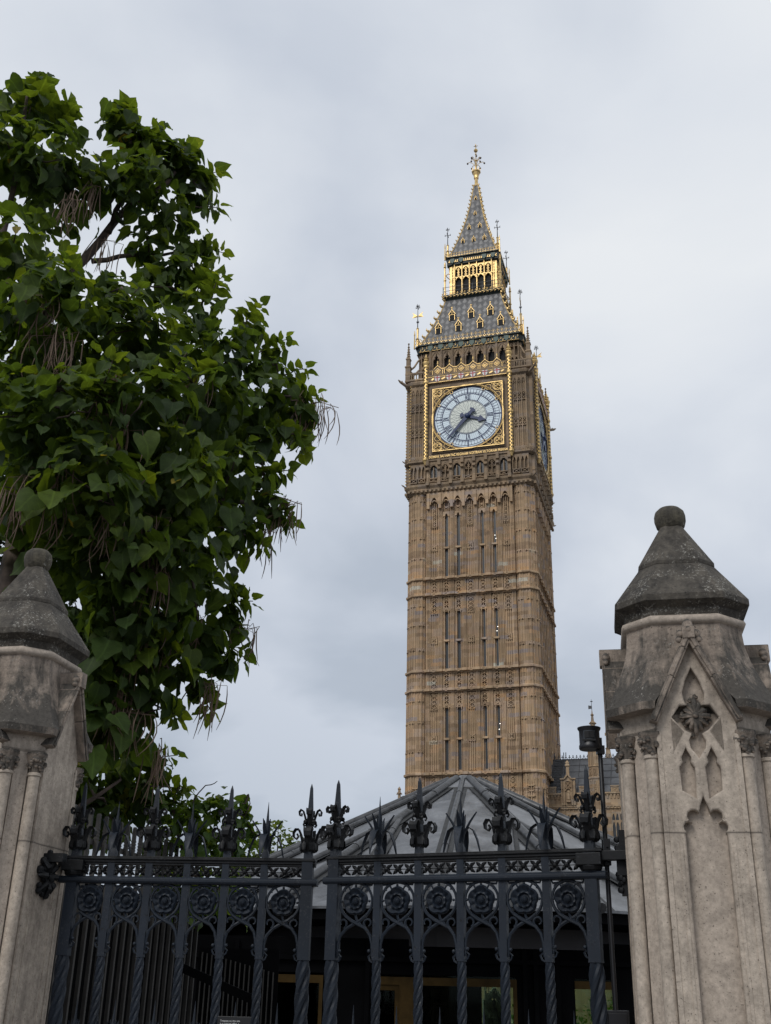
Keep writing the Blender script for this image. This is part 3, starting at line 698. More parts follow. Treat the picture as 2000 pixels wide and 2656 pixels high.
# eave band, cresting and lower roof
b = MB(); b.loft([chs(5.4, .4, 63.75), chs(5.62, .4, 63.9), chs(5.68, .4, 64.5), chs(5.82, .4, 64.6), chs(5.82, .4, 64.72), chs(5.3, .4, 64.8)]); b.build('eave_band', M_green, tower)
def eave(b):
    b.mi = 0
    for i in range(48):
        a = -5.17 + i * .22; z = 64.05 + .22 * (i % 2)
        b.bar(a - .05, z - .04, a + .05, z + .05, .035, 5.6, 5.69); b.bar(a + .04, z + .17, a - .02, z + .12, .03, 5.6, 5.69)
    b.fb(-5.3, 5.3, 5.6, 5.7, 63.9, 63.92)
    b.mi = 1
    for i, x in enumerate((-4.1, -3.0, -1.9, -.8, 2.9, 4.0)):
        b.loft([[(x + px, -5.6, 64.22 + pz) for px, pz in P7], [(x + px, -5.76, 64.22 + pz) for px, pz in P7]])
    for x in (.35, 1.6): b.loft([[(x + px, -5.6, 64.22 + pz) for px, pz in P7], [(x + px, -5.76, 64.22 + pz) for px, pz in P7]])
P7 = [(-.24, .3), (.24, .3), (.24, -.1), (0, -.36), (-.24, -.1)]
four(eave, 'eave_ornament', [M_gold, M_shield_green])
def fleur(b, a, o, z, s):
    b.bar(a, z, a, z + .42 * s, .03 * s, o - .02, o + .02)
    for d, h in ((-.13, .3), (.13, .3), (0, .46)): b.ball((a + d * s, -o, z + h * s), .075 * s, 5, 3)
def cresting(b, h, z, step, s):
    m = int(2 * h / step)
    for i in range(m + 1):
        a = -h + i * step; fleur(b, a, h - .02, z + .34 * s, s)
        b.ball((a + step / 2, -h, z + .12 * s), .08 * s, 5, 3); b.bar(a - step * .3, z + .27 * s, a, z + .04 * s, .06 * s, h - .04, h + .03); b.bar(a + step * .3, z + .27 * s, a, z + .04 * s, .06 * s, h - .04, h + .03)
four(lambda b: cresting(b, 5.66, 64.78, .46, .92), 'roof_cresting', M_gold)
ROOF = [(64.72, 5.55), (65.6, 5.1), (67.0, 4.55), (68.6, 3.98), (70.4, 3.42), (72.1, 3.02)]
def rh(z, prof):
    for (z0, h0), (z1, h1) in zip(prof, prof[1:]):
        if z0 <= z <= z1: return h0 + (h1 - h0) * (z - z0) / (z1 - z0)
    return prof[-1][1]
def roof_face(b, prof):
    vs = []; fs = []
    for z, h in prof: vs += [(-h, -h, z), (h, -h, z)]
    for i in range(len(prof) - 1): fs.append((2 * i, 2 * i + 1, 2 * i + 3, 2 * i + 2))
    b.add(vs, fs)
four(lambda b: roof_face(b, ROOF), 'lower_roof_slope', M_tiles, recalc=False)
def hips(b, prof, n, r):
    for i in range(n):
        z = prof[0][0] + .5 + (prof[-1][0] - prof[0][0] - .7) * i / (n - 1); h = rh(z, prof)
        b.ball((-h - r * .8, -h - r * .8, z), r, 5, 3); b.tube([(-h, -h, z - r), (-h - r * 1.6, -h - r * 1.6, z + r * .4), (-h - r * 1.5, -h - r * 1.5, z + r * 1.7)], [r * .5, r * .55, r * .2], 5)
    b.tube([(-h, -h, z) for z, h in prof], .07, 5)
four(lambda b: hips(b, ROOF, 8, .17), 'hip_crocket_ridge', M_gold)
# dormers
def dormer(sc, name):
    b = MB(); b.mi = 0
    b.fb(-.42, .42, -1.2, .06, 0, 1.0)
    b.loft([[(-.5, -.12, 1.0), (.5, -.12, 1.0), (0, -.12, 1.75)], [(-.5, 1.2, 1.0), (.5, 1.2, 1.0), (0, 1.2, 1.75)]])
    b.mi = 1
    b.fb(-.44, -.36, .0, .16, 0, 1.05); b.fb(.36, .44, .0, .16, 0, 1.05); b.fb(-.3, .3, .0, .14, .96, 1.02)
    b.pline([(-.54, .98), (0, 1.84), (.54, .98)], .08, .06, .24)
    for s in (-1, 1):
        for t in (.2, .5, .8): b.ball((s * .58 * (1 - t), -.15, 1.0 + .9 * t), .075, 5, 3)
    b.bar(0, 1.8, 0, 2.35, .07, .1, .2); b.ball((0, -.15, 2.1), .12, 5, 3); b.bar(-.14, 2.25, .14, 2.25, .06, .1, .2)
    b.bar(0, 1.06, 0, 1.5, .05, .1, .18)
    d = b.build(name, [M_tiles, M_gold], tower); d.scale = (sc, sc, sc)
    b = MB(); b.fb(-.35, .35, .06, .085, .04, .94); b.loft([[(-.36, -.125, 1.06), (.36, -.125, 1.06), (0, -.125, 1.6)], [(-.36, -.15, 1.06), (.36, -.15, 1.06), (0, -.15, 1.6)]])
    b.build('dormer_opening', M_black, d); return d
dm = dormer(.72, 'dormer'); first = True
for k in (0, 1, 3):
    for z, xs in ((66.5, (-3.45, -1.25, 1.1, 3.3)), (68.45, (-2.1, 0, 2.1))):
        for x in xs:
            o = dm if first else dup(dm, tower); first = False
            v = RZ(k * pi / 2) @ Vector((x, -rh(z, ROOF) - .02, z)); o.location = v; o.rotation_euler = (0, 0, k * pi / 2)
# balcony
b = MB(); b.loft([sq(3.0, 71.6), sq(3.15, 71.9), sq(3.34, 72.15), sq(3.38, 72.4), sq(3.2, 72.45)]); b.build('balcony', M_green, tower)
def balc(b):
    b.mi = 0
    for i in range(17):
        a = -3.3 + i * .4125; fleur(b, a, 3.36, 72.36, .62); b.ball((a + .2, -3.4, 72.2), .06, 5, 3); b.ball((a, -3.36, 72.04), .05, 5, 3); b.bar(a - .14, 72.3, a + .14, 72.1, .04, 3.3, 3.42)
    b.mi = 1
    for i in range(7): b.fb(-3.3 + i * 1.1 - .02, -3.3 + i * 1.1 + .02, 3.28, 3.32, 72.4, 73.55)
    for z in (72.95, 73.45): b.fb(-3.32, 3.32, 3.28, 3.32, z, z + .035)
four(balc, 'balcony_railing', [M_gold, M_iron])
# lantern
b = MB(); b.loft([sq(2.42, 72.4), sq(2.42, 76.8)]); b.build('lantern', M_black, tower)
LB = .84
def lantern(b):
    for k in range(6):
        c = (k - 2.5) * LB
        b.fb(c - .07, c + .07, 2.4, 2.66, 72.4, 76.6); b.fb(c - .04, c + .04, 2.64, 2.82, 72.5, 76.7); b.fb(c - .12, c + .12, 2.6, 2.86, 74.95, 75.05)
        b.ball((c, -2.8, 76.75), .09, 5, 3)
    for i in range(5):
        c = (i - 2) * LB
        b.arch(c, LB - .18, .56, 74.75, 75.05, 75.13, 2.5, 2.70)
        b.arch(c, LB - .18, .58, 76.1, 76.42, 76.5, 2.5, 2.70); b.fb(c - .03, c + .03, 2.55, 2.68, 75.1, 76.3)
        for z in (75.35, 75.72, 76.1): b.ring(c, z, .13, .045, 2.55, 2.68, 6)
        b.fb(c - .33, c + .33, 2.4, 2.66, 76.48, 76.7)
    for s in (-1, 1):
        for d in (2.26, 2.44, 2.62): b.fb(s * d - .045, s * d + .045, 2.4, 2.66, 72.4, 76.7)
        for z in (73.2, 74.2, 75.1, 75.5, 75.9, 76.3): b.fb(s * 2.41 - .22, s * 2.41 + .22, 2.45, 2.64, z, z + .08)
four(lantern, 'lantern_arcade', M_gold)
b = MB(); b.fb(-.31, .31, 2.425, 2.45, 72.5, 75.1); lo = None
for a in (0, pi / 2):
    for i in range(5):
        if lo is None: lo = o = b.build('lantern_opening', M_black, tower)
        else: o = dup(lo, tower)
        o.rotation_euler = (0, 0, a); o.location = RZ(a) @ Vector(((i - 2) * LB, 0, 0))
b = MB(); b.mi = 0
b.lathe([(.1, 72.2), (.1, 74.4), (.16, 74.5), (.16, 74.6), (.09, 74.7), (.09, 76.2), (.17, 76.3), (.1, 76.5), (.12, 76.7), (.02, 77.1)], 6)
b.tube([(.05, .05, 75.2), (.3, .3, 75.6), (.6, .6, 75.7)], .05, 5); b.tube([(.6, .6, 74.9), (.35, .35, 75.0), (.1, .1, 75.2)], .05, 5)
fl = b.build('gilded_shaft', M_gold, tower); fl.location = (-3.12, -3.12, 0)
for k in (1, 2, 3): dup(fl, tower, RZ(k * pi / 2) @ Vector((-3.12, -3.12, 0)), k * pi / 2)
b = MB(); b.loft([sq(2.6, 76.6), sq(2.86, 76.75), sq(2.95, 77.5), sq(3.1, 77.62), sq(3.1, 77.72), sq(2.7, 77.8)]); b.build('lantern_eave', M_green, tower)
def leave(b):
    b.mi = 0
    for i in range(24):
        a = -2.65 + i * .23
        if not any(abs(a - x) < .2 for x in (-2.3, -1.3, 1.3, 2.3)): b.bar(a - .08, 77.0, a + .06, 77.3, .07, 2.88, 2.97); b.bar(a + .06, 77.0, a - .06, 77.16, .06, 2.88, 2.97)
    b.mi = 1
    for x in (-2.3, -1.3, 1.3, 2.3): b.loft([[(x + px, -2.85, 77.16 + pz) for px, pz in P7], [(x + px, -3.02, 77.16 + pz) for px, pz in P7]])
four(leave, 'lantern_eave_ornament', [M_gold, M_shield_green])
four(lambda b: cresting(b, 3.0, 77.7, .30, .72), 'spire_cresting', M_gold)
# spire
SPIRE = [(77.75, 2.85), (79.2, 2.35), (80.8, 1.88), (82.6, 1.43), (84.4, 1.02), (86.6, .66), (89.9, .24)]
four(lambda b: roof_face(b, SPIRE), 'spire_slope', M_tiles, recalc=False)
four(lambda b: hips(b, SPIRE, 20, .10), 'spire_crocket_ridge', M_gold)
lc = dormer(.46, 'lucarne'); first = True
for k in (0, 1, 3):
    for z, xs in ((80.1, (-1.25, 0, 1.25)), (82.4, (-.62, .62)), (84.75, (0,)), (87.3, (0,))):
        for x in xs:
            o = lc if first else dup(lc, tower); first = False
            sc = .34 if z > 84 else .42; o.scale = (sc, sc, sc * .8)
            o.location = RZ(k * pi / 2) @ Vector((x, -rh(z, SPIRE) - .01, z)); o.rotation_euler = (0, 0, k * pi / 2)
# finial
b = MB()
b.lathe([(.34, 89.7), (.26, 89.9), (.2, 90.2), (.2, 90.9), (.3, 91.05)], 8)
b.loft([oct_(.48, .2, 91.85), oct_(.52, .215, 92.0), oct_(.4, .17, 92.08)])
for k in range(8): b.tube([(.46 * cos(k * pi / 4), .46 * sin(k * pi / 4), 92.0), (.5 * cos(k * pi / 4), .5 * sin(k * pi / 4), 92.4)], [.06, .02], 4)
b.lathe([(.2, 92.0), (.12, 92.3), (.09, 92.6), (.13, 92.9), (.08, 93.1), (.07, 93.6), (.14, 93.75), (.06, 93.9), (.05, 94.6), (.12, 94.7), (.05, 94.85), (.05, 95.3)], 8)
for z, R in ((93.4, 1.0), (94.0, .62)):
    for k in range(6):
        t = k * pi / 3 + z; b.tube([(.05 * cos(t), .05 * sin(t), z - .4), (R * .5 * cos(t), R * .5 * sin(t), z), (R * .85 * cos(t), R * .85 * sin(t), z + .12), (R * cos(t), R * sin(t), z - .1)], .035, 5)
b.lathe([(.05, 95.0), (.2, 95.15), (.26, 95.3), (.2, 95.45), (.05, 95.6)], 8); b.tube([(0, 0, 95.5), (0, 0, 96.3)], .045, 5); b.tube([(-.24, 0, 96.0), (.24, 0, 96.0)], .045, 5); b.tube([(0, -.24, 96.0), (0, .24, 96.0)], .045, 5)
fin = b.build('finial', M_gold, tower)
b = MB(); b.loft([oct_(.26, .11, 90.95), oct_(.28, .115, 91.35), oct_(.42, .175, 91.85)]); b.build('finial_lantern', M_gold, fin)
for z, R in ((93.4, 1.0), (94.0, .62)):
    for k in range(6):
        t = k * pi / 3 + z; b = MB(); b.ball((R * cos(t), R * sin(t), z - .1), .12, 7, 5); b.build('finial_orb', M_bronze, fin)
# corner finials with vanes
def vane(z0, zs, zt, loc, big):
    b = MB(); b.mi = 0
    b.lathe([(.16, z0), (.12, z0 + .2), (.14, z0 + .8), (.22, z0 + .95), (.1, z0 + 1.1), (.12, zs), (.16, zs + .1), (.03, zs + .25)], 6)
    b.tube([(.1, .1, z0 + .8), (.9, .9, z0 + .35)], .03, 4); b.lathe([(.09, z0 - .4), (.06, z0 + 1.2), (.09, z0 + 1.3), (.02, z0 + 1.9)], 5, (-.26, -.26, 0))
    if big:
        b.add([(-.06, 0, zt - 1.3), (-.62, 0, zt - .85), (-.45, 0, zt - 1.2), (-.62, 0, zt - 1.55), (-.06, .05, zt - 1.5), (-.06, .03, zt - 1.3)], [(0, 1, 2), (0, 2, 3), (0, 3, 4), (5, 2, 1), (5, 3, 2)])
        b.add([(.06, 0, zt - 1.3), (.62, 0, zt - .85), (.45, 0, zt - 1.2), (.62, 0, zt - 1.55), (.06, .05, zt - 1.5), (.06, .03, zt - 1.3)], [(0, 1, 2), (0, 2, 3), (0, 3, 4), (5, 2, 1), (5, 3, 2)])
    b.mi = 1
    b.tube([(0, 0, zs), (0, 0, zt)], [.06, .025], 5)
    for z, r in ((zt - .12, .13), (zt - .35, .2), (zs + .9, .1)) if big else ((zt - .3, .16), (zt - 1.1, .3)):
        for k in range(4): b.tube([(0, 0, z), (r * cos(k * pi / 2), r * sin(k * pi / 2), z + .05), (r * 1.05 * cos(k * pi / 2), r * 1.05 * sin(k * pi / 2), z + .18)], .035, 4); b.ball((r * cos(k * pi / 2), r * sin(k * pi / 2), z), .06, 5, 3)
    o = b.build('weathervane', [M_gold, M_iron], tower); o.location = loc
    for k in (1, 2, 3): dup(o, tower, RZ(k * pi / 2) @ Vector(loc), k * pi / 2)
vane(64.7, 66.9, 70.0, (-5.55, -5.55, 0), True)
vane(77.7, 79.4, 82.0, (-2.85, -2.85, 0), False)
# small buttress pinnacle and turret gablet low on the tower
b = MB(); b.loft([sq(.14, 0), sq(.14, 17.5), sq(.2, 17.55), sq(.2, 17.62), sq(.11, 17.66), sq(.10, 18.05), sq(.16, 18.12), sq(.16, 18.2), sq(.1, 18.24), sq(.09, 18.42), sq(.13, 18.5), sq(.02, 18.72)])
for k in range(4): b.ball((.2 * cos(k * pi / 2), .2 * sin(k * pi / 2), 18.08), .07, 5, 3)
b.box(.1, .5, -.06, .06, 16.9, 17.35)
o = b.build('buttress_pinnacle', M_stone_rng, tower); o.location = (-6.66, -5.95, 0)
b = MB()
b.pline([(-.75, 15.3), (0, 17.05), (.75, 15.3)], .16, 1.02, 1.25); b.lattice(0, 15.2, 16.3, .5, 1.02, 1.12, .07, 1)
b.lathe([(.06, 17.0), (.06, 18.5), (.02, 18.9)], 6, (0, -1.16, 0))
for z, r in ((17.5, .26), (17.95, .2), (18.4, .26)): b.fb(-r, r, 1.08, 1.24, z, z + .1); b.ball((-r, -1.16, z + .1), .08, 5, 3); b.ball((r, -1.16, z + .1), .08, 5, 3)
g0 = b.build('turret_gablet', M_stone, tower); g0.location = (-5.12, -5.12, 0)
dup(g0, tower, (5.12, -5.12, 0)); dup(g0, tower, (5.12, -5.12, 0), pi / 2)

# ================================================================== the palace range to the right of the tower
rng = tag(empty('palace_range', TOW, YAW), 'honey stone gothic range with battlements, slender turret and grey roof right of the clock tower', 'building')
YB = -3.0
b = MB(); b.box(5.9, 26, YB, 8, 0, 18.3); b.build('wall', M_stone_rng, rng)
b = MB()
b.fb(6.1, 26, 3.0, 3.2, 17.05, 17.2); b.fb(6.1, 26, 3.0, 3.14, 16.9, 17.05); b.fb(6.1, 26, 3.0, 3.16, 18.15, 18.27)
for i in range(66):
    a = 6.25 + i * .3
    if 7.2 < a < 8.6 or 9.7 < a < 10.9: continue
    b.arch(a, .3, .2, 17.95, 18.1, 18.16, 3.0, 3.08, 17.75, n=3); b.ball((a, -3.15, 16.98), .07, 5, 3)
for i in range(14):
    a = 6.45 + i * 1.35
    if 7.0 < a < 8.7 or 9.5 < a < 11: continue
    b.fb(a - .33, a + .33, 2.8, 3.06, 18.2, 18.75); b.fb(a - .37, a + .37, 2.78, 3.1, 18.75, 18.85); b.lattice(a, 18.3, 18.72, .5, 3.0, 3.1, .05, 1)
for i in range(50): b.fb(6.3 + i * .39 - .03, 6.3 + i * .39 + .03, 3.0, 3.07, 8, 16.9)
b.build('battlement', M_stone_rng, rng)
b = MB()
b.loft([[(7.26, -3.25, 17.2), (8.49, -3.25, 17.2), (8.49, -3.25, 19.3), (7.26, -3.25, 19.3)], [(7.26, -2.7, 17.2), (8.49, -2.7, 17.2), (8.49, -2.7, 19.3), (7.26, -2.7, 19.3)]])
b.pline([(7.2, 19.45), (7.55, 19.45), (7.88, 19.85), (8.2, 19.45), (8.55, 19.45)], .12, 2.9, 3.4)
b.loft([[(7.5, -3.25, 19.3), (8.25, -3.25, 19.3), (7.88, -3.25, 19.8)], [(7.5, -2.9, 19.3), (8.25, -2.9, 19.3), (7.88, -2.9, 19.8)]])
for a in (7.32, 7.55, 8.2, 8.43): b.fb(a - .04, a + .04, 3.2, 3.36, 17.2, 19.3)
b.lattice(7.88, 18.7, 19.3, .56, 3.2, 3.34, .05, 1); b.ring(7.88, 18.4, .24, .06, 3.22, 3.38, 8, 0, pi)
b.lathe([(.09, 17.6), (.14, 17.7), (.12, 18.1), (.05, 18.2), (.08, 18.3), (.02, 18.45)], 8, (7.88, -3.36, 0)); b.fb(7.7, 8.06, 3.2, 3.5, 17.45, 17.58)
b.loft([[(x + 7.88, y - 3.1, z) for x, y, z in sq(h, zz)] for h, zz in ((.13, 19.6), (.12, 20.5), (.2, 20.6), (.2, 20.68), (.12, 20.75), (.15, 20.9), (.03, 21.1))])
b.build('niche_gable', M_stone_rng, rng)
b = MB(); cx, cy = 10.28, -3.0
def tr_(R, z, n=8): return [(cx + R * cos(2 * pi * k / n + pi / 8), cy + R * sin(2 * pi * k / n + pi / 8), z) for k in range(n)]
b.loft([tr_(.56, 0), tr_(.56, 19.3), tr_(.64, 19.42), tr_(.64, 19.55), tr_(.54, 19.65), tr_(.54, 20.35), tr_(.62, 20.45), tr_(.5, 20.55), tr_(.46, 22.9), tr_(.56, 23.0), tr_(.56, 23.2), tr_(.34, 23.35), tr_(.2, 24.2), tr_(.28, 24.3), tr_(.28, 24.38), tr_(.14, 24.5), tr_(.1, 25.0), tr_(.17, 25.06), tr_(.06, 25.2), tr_(.03, 25.5)])
for k in range(8):
    b.M = TR(cx, cy, 0) @ RZ(k * pi / 4)
    for d in (-.16, .16): b.fb(d - .03, d + .03, .42, .56, 20.5, 22.9); b.fb(d - .03, d + .03, .5, .58, 8, 19.3)
    for z in (19.65, 17.9, 18.6): b.lattice(0, z, z + .6, .3, .48, .57, .04, 1)
    b.arch(0, .36, .22, 22.4, 22.7, 22.9, .42, .54); b.ball((0, -.42, 23.3), .1, 5, 3); b.ball((0, -.27, 24.3), .07, 5, 3)
b.M = Matrix.Identity(4)
tt = b.build('turret', M_stone_rng, rng)
b = MB(); b.tube([(cx, cy, 25.4), (cx, cy, 26.5)], [.03, .015], 5)
for k in range(4): b.ball((cx + .07 * cos(k * pi / 2), cy + .07 * sin(k * pi / 2), 26.3), .05, 5, 3)
b.add([(cx, cy, 25.9), (cx - .3, cy, 25.95), (cx - .3, cy, 25.6), (cx, cy, 25.65)], [(0, 1, 2, 3)]); b.build('weathervane', M_iron, tt)
b = MB(); cx2, cy2 = 11.0, 3.0
def t2(R, z): return [(cx2 + R * cos(pi / 4 * k), cy2 + R * sin(pi / 4 * k), z) for k in range(8)]
b.loft([t2(.5, 18), t2(.5, 22.0), t2(.34, 22.3), t2(.18, 23.2), t2(.26, 23.3), t2(.12, 23.45), t2(.1, 23.9), t2(.16, 24.0), t2(.04, 24.2), t2(.02, 25.0)])
for i in range(4): b.ball((cx2 + .2 - i * .02, cy2, 22.6 + i * .25), .07, 5, 3); b.ball((cx2 - .2 + i * .02, cy2, 22.6 + i * .25), .07, 5, 3)
b.add([(cx2, cy2, 24.75), (cx2 - .22, cy2, 24.8), (cx2 - .22, cy2, 24.5), (cx2, cy2, 24.5)], [(0, 1, 2, 3)])
b.build('spirelet', M_stone_rng, rng)
b = MB(); b.loft([[(6.0, -2.75, 18.2), (26, -2.75, 18.2), (26, -2.75, 18.4), (6.0, -2.75, 18.4)], [(6.0, 1.0, 18.2), (26, 1.0, 18.2), (26, 1.0, 22.0), (6.0, 1.0, 22.0)], [(6.0, 5, 18.2), (26, 5, 18.2), (26, 5, 18.4), (6.0, 5, 18.4)]])
rf = b.build('roof', M_slate, rng)
b = MB()
def onroof(a, t, up=.03): return (a, -2.75 + 3.75 * t, 18.4 + 3.6 * t + up)
for i in range(22): b.tube([onroof(8.6 + i * .95, 0), onroof(8.6 + i * .95, 1)], .035, 4)
for t in (.2, .4, .6, .8): b.tube([onroof(6, t), onroof(26, t)], .018, 4)
b.build('roof_seam', M_iron, rf)
b = MB()
for i in range(60):
    a = 6.3 + i * .33; b.bar(a, 22.0, a, 22.28, .05, -1.03, -.97); b.bar(a - .1, 22.2, a + .1, 22.2, .06, -1.03, -.97); b.ball((a, 1.0, 22.34), .06, 5, 3); b.ball((a + .165, 1.0, 22.08), .05, 5, 3)
b.fb(6.0, 26, -1.04, -.96, 21.98, 22.04)
b.build('roof_cresting', M_iron, rng)
b = MB()
for a in (6.25, 7.1, 7.3): b.tube([onroof(a, .05, .12), onroof(a, .98, .12), onroof(a, 1.02, .6)], .045, 4)
for i in range(13): b.tube([onroof(6.25, .08 + i * .07, .1), onroof(7.1, .08 + i * .07, .1)], .04, 4)
b.build('roof_ladder', M_iron, rng)
b = MB(); b.fb(-.9, .9, 3.0, 3.03, 12, 16.5); w = b.build('window', M_slit, rng); w.location = (8.6, 0, 0)
b = MB()
for i in range(7): b.fb(-.95 + i * .3167 - .03, -.95 + i * .3167 + .03, 3.0, 3.14, 12, 16.6)
for i in range(6): b.arch(-.79 + i * .3167, .3, .22, 16.1, 16.45, 16.6, 3.0, 3.1, n=3); b.arch(-.79 + i * .3167, .3, .22, 15.4, 15.75, 15.9, 3.0, 3.1, n=3)
b.build('tracery', M_stone_rng, w)
for a in (12.4, 15.2, 18.2): dup(w, rng, (a, 0, 0))

# ================================================================== the pavilion behind the gates
PX, PY, PR, PZ0, PZ1 = 1.616, 20.8, 5.8, 2.73, 5.5
pav = tag(empty('entrance_pavilion', (PX, PY, 0)), 'low dark pavilion with a wide conical lead roof and glazed front behind the gates', 'pavilion')
def pp(deg, r, z=None):
    t = radians(deg)
    if z is None: z = PZ1 - (PZ1 - PZ0) * r / PR
    return (r * sin(t), -r * cos(t), z)
V16 = [13.5 + 22.5 * k for k in range(16)]
b = MB(); b.loft([[pp(d, PR) for d in V16], [pp(d, .2) for d in V16]], cap=False); b.loft([[pp(d, PR, PZ0) for d in V16], [pp(d, PR, PZ0 - .035) for d in V16], [pp(d, PR - .2, PZ0 - .035) for d in V16]], cap=False)
roof = b.build('roof', M_lead, pav)
b = MB(); b.loft([[pp(d, .80, None)[:2] + (pp(d, .8)[2] + .03,) for d in V16], [pp(d, .3)[:2] + (pp(d, .3)[2] + .035,) for d in V16], [pp(d, .1)[:2] + (PZ1 - .01,) for d in V16], [pp(d, .01)[:2] + (PZ1 + .01,) for d in V16]], cap=True); b.mi = 1; b.loft([[pp(d, .80)[:2] + (pp(d, .8)[2] + .03,) for d in V16], [pp(d, .82)[:2] + (pp(d, .82)[2] - .02,) for d in V16]], cap=False)
b.build('roof_cap', [M_lead, M_lead_strip], roof)
def roll(d0, r0, d1, r1, rad, name, lift=.03):
    p0, p1 = Vector(pp(d0, r0)), Vector(pp(d1, r1)); b = MB(); up = Vector((0, 0, lift))
    P = [p0 + (p1 - p0) * t + up for t in (0, .5, 1)]; b.tube(P, rad, 10)
    t_ = (p1 - p0).normalized(); sd_ = t_.cross(Vector((0, 0, 1))).normalized(); nn = sd_.cross(t_)
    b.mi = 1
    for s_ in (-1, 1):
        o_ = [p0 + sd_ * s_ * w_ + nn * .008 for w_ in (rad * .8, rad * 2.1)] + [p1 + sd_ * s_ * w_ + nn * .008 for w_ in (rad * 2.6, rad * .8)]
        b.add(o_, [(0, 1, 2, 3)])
    b.mi = 0
    for t in (.16, .62):
        c = p0 + (p1 - p0) * t + up; e = (p1 - p0).normalized() * .03; b.tube([c - e, c + e], rad * 1.12, 10)
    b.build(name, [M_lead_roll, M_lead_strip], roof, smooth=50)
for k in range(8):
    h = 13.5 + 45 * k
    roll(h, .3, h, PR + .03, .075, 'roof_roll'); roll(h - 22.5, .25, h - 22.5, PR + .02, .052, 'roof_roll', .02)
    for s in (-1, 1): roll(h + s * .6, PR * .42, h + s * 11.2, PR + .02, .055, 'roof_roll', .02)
b = MB(); b.loft([[pp(d, PR - .06, 2.69) for d in V16], [pp(d, PR - .06, 2.56) for d in V16], [pp(d, PR - .22, 2.52) for d in V16]], cap=False)
b.loft([[pp(d, PR - .22, 2.52) for d in V16], [pp(d, 4.7, 2.52) for d in V16]], cap=False); b.build('gutter', M_dark, pav)
b = MB(); b.loft([[pp(d, 4.95, 2.55) for d in V16], [pp(d, 4.95, 2.26) for d in V16], [pp(d, 4.7, 2.26) for d in V16], [pp(d, 4.7, 2.55) for d in V16]], cap=False); b.build('fascia', M_soffit, pav)
WIN = [(-1.32, -.70), (.07, 1.94), (2.73, 3.3)]          # world X of the three front windows at Y = 16.05
b = MB(); b.M = TR(-PX, -PY, 0)
xs = [-2.9] + [x for w_ in WIN for x in w_] + [6.2]
for i in range(0, len(xs), 2): b.box(xs[i], xs[i + 1], 16.05, 16.2, 0, 2.35)
for x0, x1 in WIN: b.box(x0, x1, 16.05, 16.2, 1.9, 2.35); b.box(x0, x1, 16.05, 16.2, 0, .25)
for x in (-1.9, -.6, -.1, 2.05, 2.2, 2.5, 3.6, 4.2): b.box(x - .03, x + .03, 15.99, 16.06, 0, 2.3)
b.box(-2.9, 6.2, 15.98, 16.06, 2.06, 2.12)
b.build('front_wall', M_dark, pav)
b = MB(); b.M = TR(-PX, -PY, 0)
BK = [-2.9, 2.32, 3.3, 4.3, 5.6, 6.2]
for i in range(0, 6, 2): b.box(BK[i], BK[i + 1], 25.5, 25.65, 0, 2.55)
b.box(-2.9, 6.2, 25.5, 25.65, 2.0, 2.55)
b.box(-3.05, -2.9, 16.05, 25.65, 0, 2.55); b.box(6.2, 6.35, 16.05, 25.65, 0, 2.55); b.box(-2.9, 6.2, 16.2, 25.5, .01, .03)
b.build('side_wall', M_dark, pav)
for x0, x1 in WIN:
    b = MB(); b.M = TR(-PX, -PY, 0); b.box(x0, x1, 16.10, 16.112, .25, 1.9); w = b.build('window', M_pane, pav)
    b = MB(); b.M = TR(-PX, -PY, 0)
    b.box(x0, x1, 16.03, 16.09, 1.77, 1.87); b.box(x1 - .05, x1, 16.03, 16.09, .25, 1.77)
    if x1 > 1 and x0 < 1: b.box(.34, .55, 16.03, 16.09, .25, 1.77); b.box(x0, .34, 16.05, 16.09, 1.70, 1.77); b.box(.28, .34, 16.04, 16.09, .25, 1.7)
    b.build('window_frame', M_wood, w)

# solid statue and niche added to stand in for a reflection in the glass
SX, SY = 2.74, 27.0
st = tag(empty('reflection_statue', (SX, SY, 0)), 'pale stone statue in a canopied niche added in place of a reflection in the green pavilion glass', 'statue')
b = MB(); b.box(-.24, .24, -.05, .35, 0, .75); b.box(-.24, .24, .22, .35, .75, 1.62)
for s in (-1, 1):
    b.box(s * .2 - .045, s * .2 + .045, -.06, .2, .75, 1.62)
    for z in (.9, 1.3): b.box(s * .2 - .06, s * .2 + .06, -.08, .2, z, z + .05)
    b.lathe([(.035, 0), (.02, .2), (.002, .32)], 5, (s * .2, 0, 1.62))
b.arch(0, .4, .3, 1.5, 1.66, 1.76, -.2, .1); b.pline([(-.2, 1.6), (0, 1.86), (.2, 1.6)], .05, -.05, .12); b.lathe([(.03, 1.8), (.05, 1.86), (.005, 1.98)], 6)
for k in range(5): b.bar(-.2 + k * .1, 1.62, -.2 + k * .1, 1.8, .03, .0, .1)
b.build('niche', M_statue, st)
b = MB()
b.loft([[(rx * cos(2 * pi * k / 12) + dx, ry * sin(2 * pi * k / 12) + .07, z) for k in range(12)] for rx, ry, dx, z in ((.11, .08, 0, .75), (.10, .075, .01, .95), (.085, .07, .02, 1.12), (.075, .06, .01, 1.2), (.1, .07, 0, 1.36), (.085, .06, 0, 1.42), (.03, .03, 0, 1.46), (.035, .04, 0, 1.49), (.045, .05, 0, 1.54), (.04, .045, 0, 1.59), (.01, .01, 0, 1.62))])
b.tube([(-.1, .06, 1.38), (-.13, .0, 1.24), (-.03, -.05, 1.25)], [.035, .03, .02], 7); b.tube([(.1, .06, 1.38), (.13, .04, 1.2), (.11, .0, 1.06)], [.035, .03, .02], 7)
for k in range(5): b.tube([(-.08 + k * .04, -.0, 1.12), (-.09 + k * .045, -.02, .77)], .012, 5)
b.build('figure', M_statue, st, smooth=50)

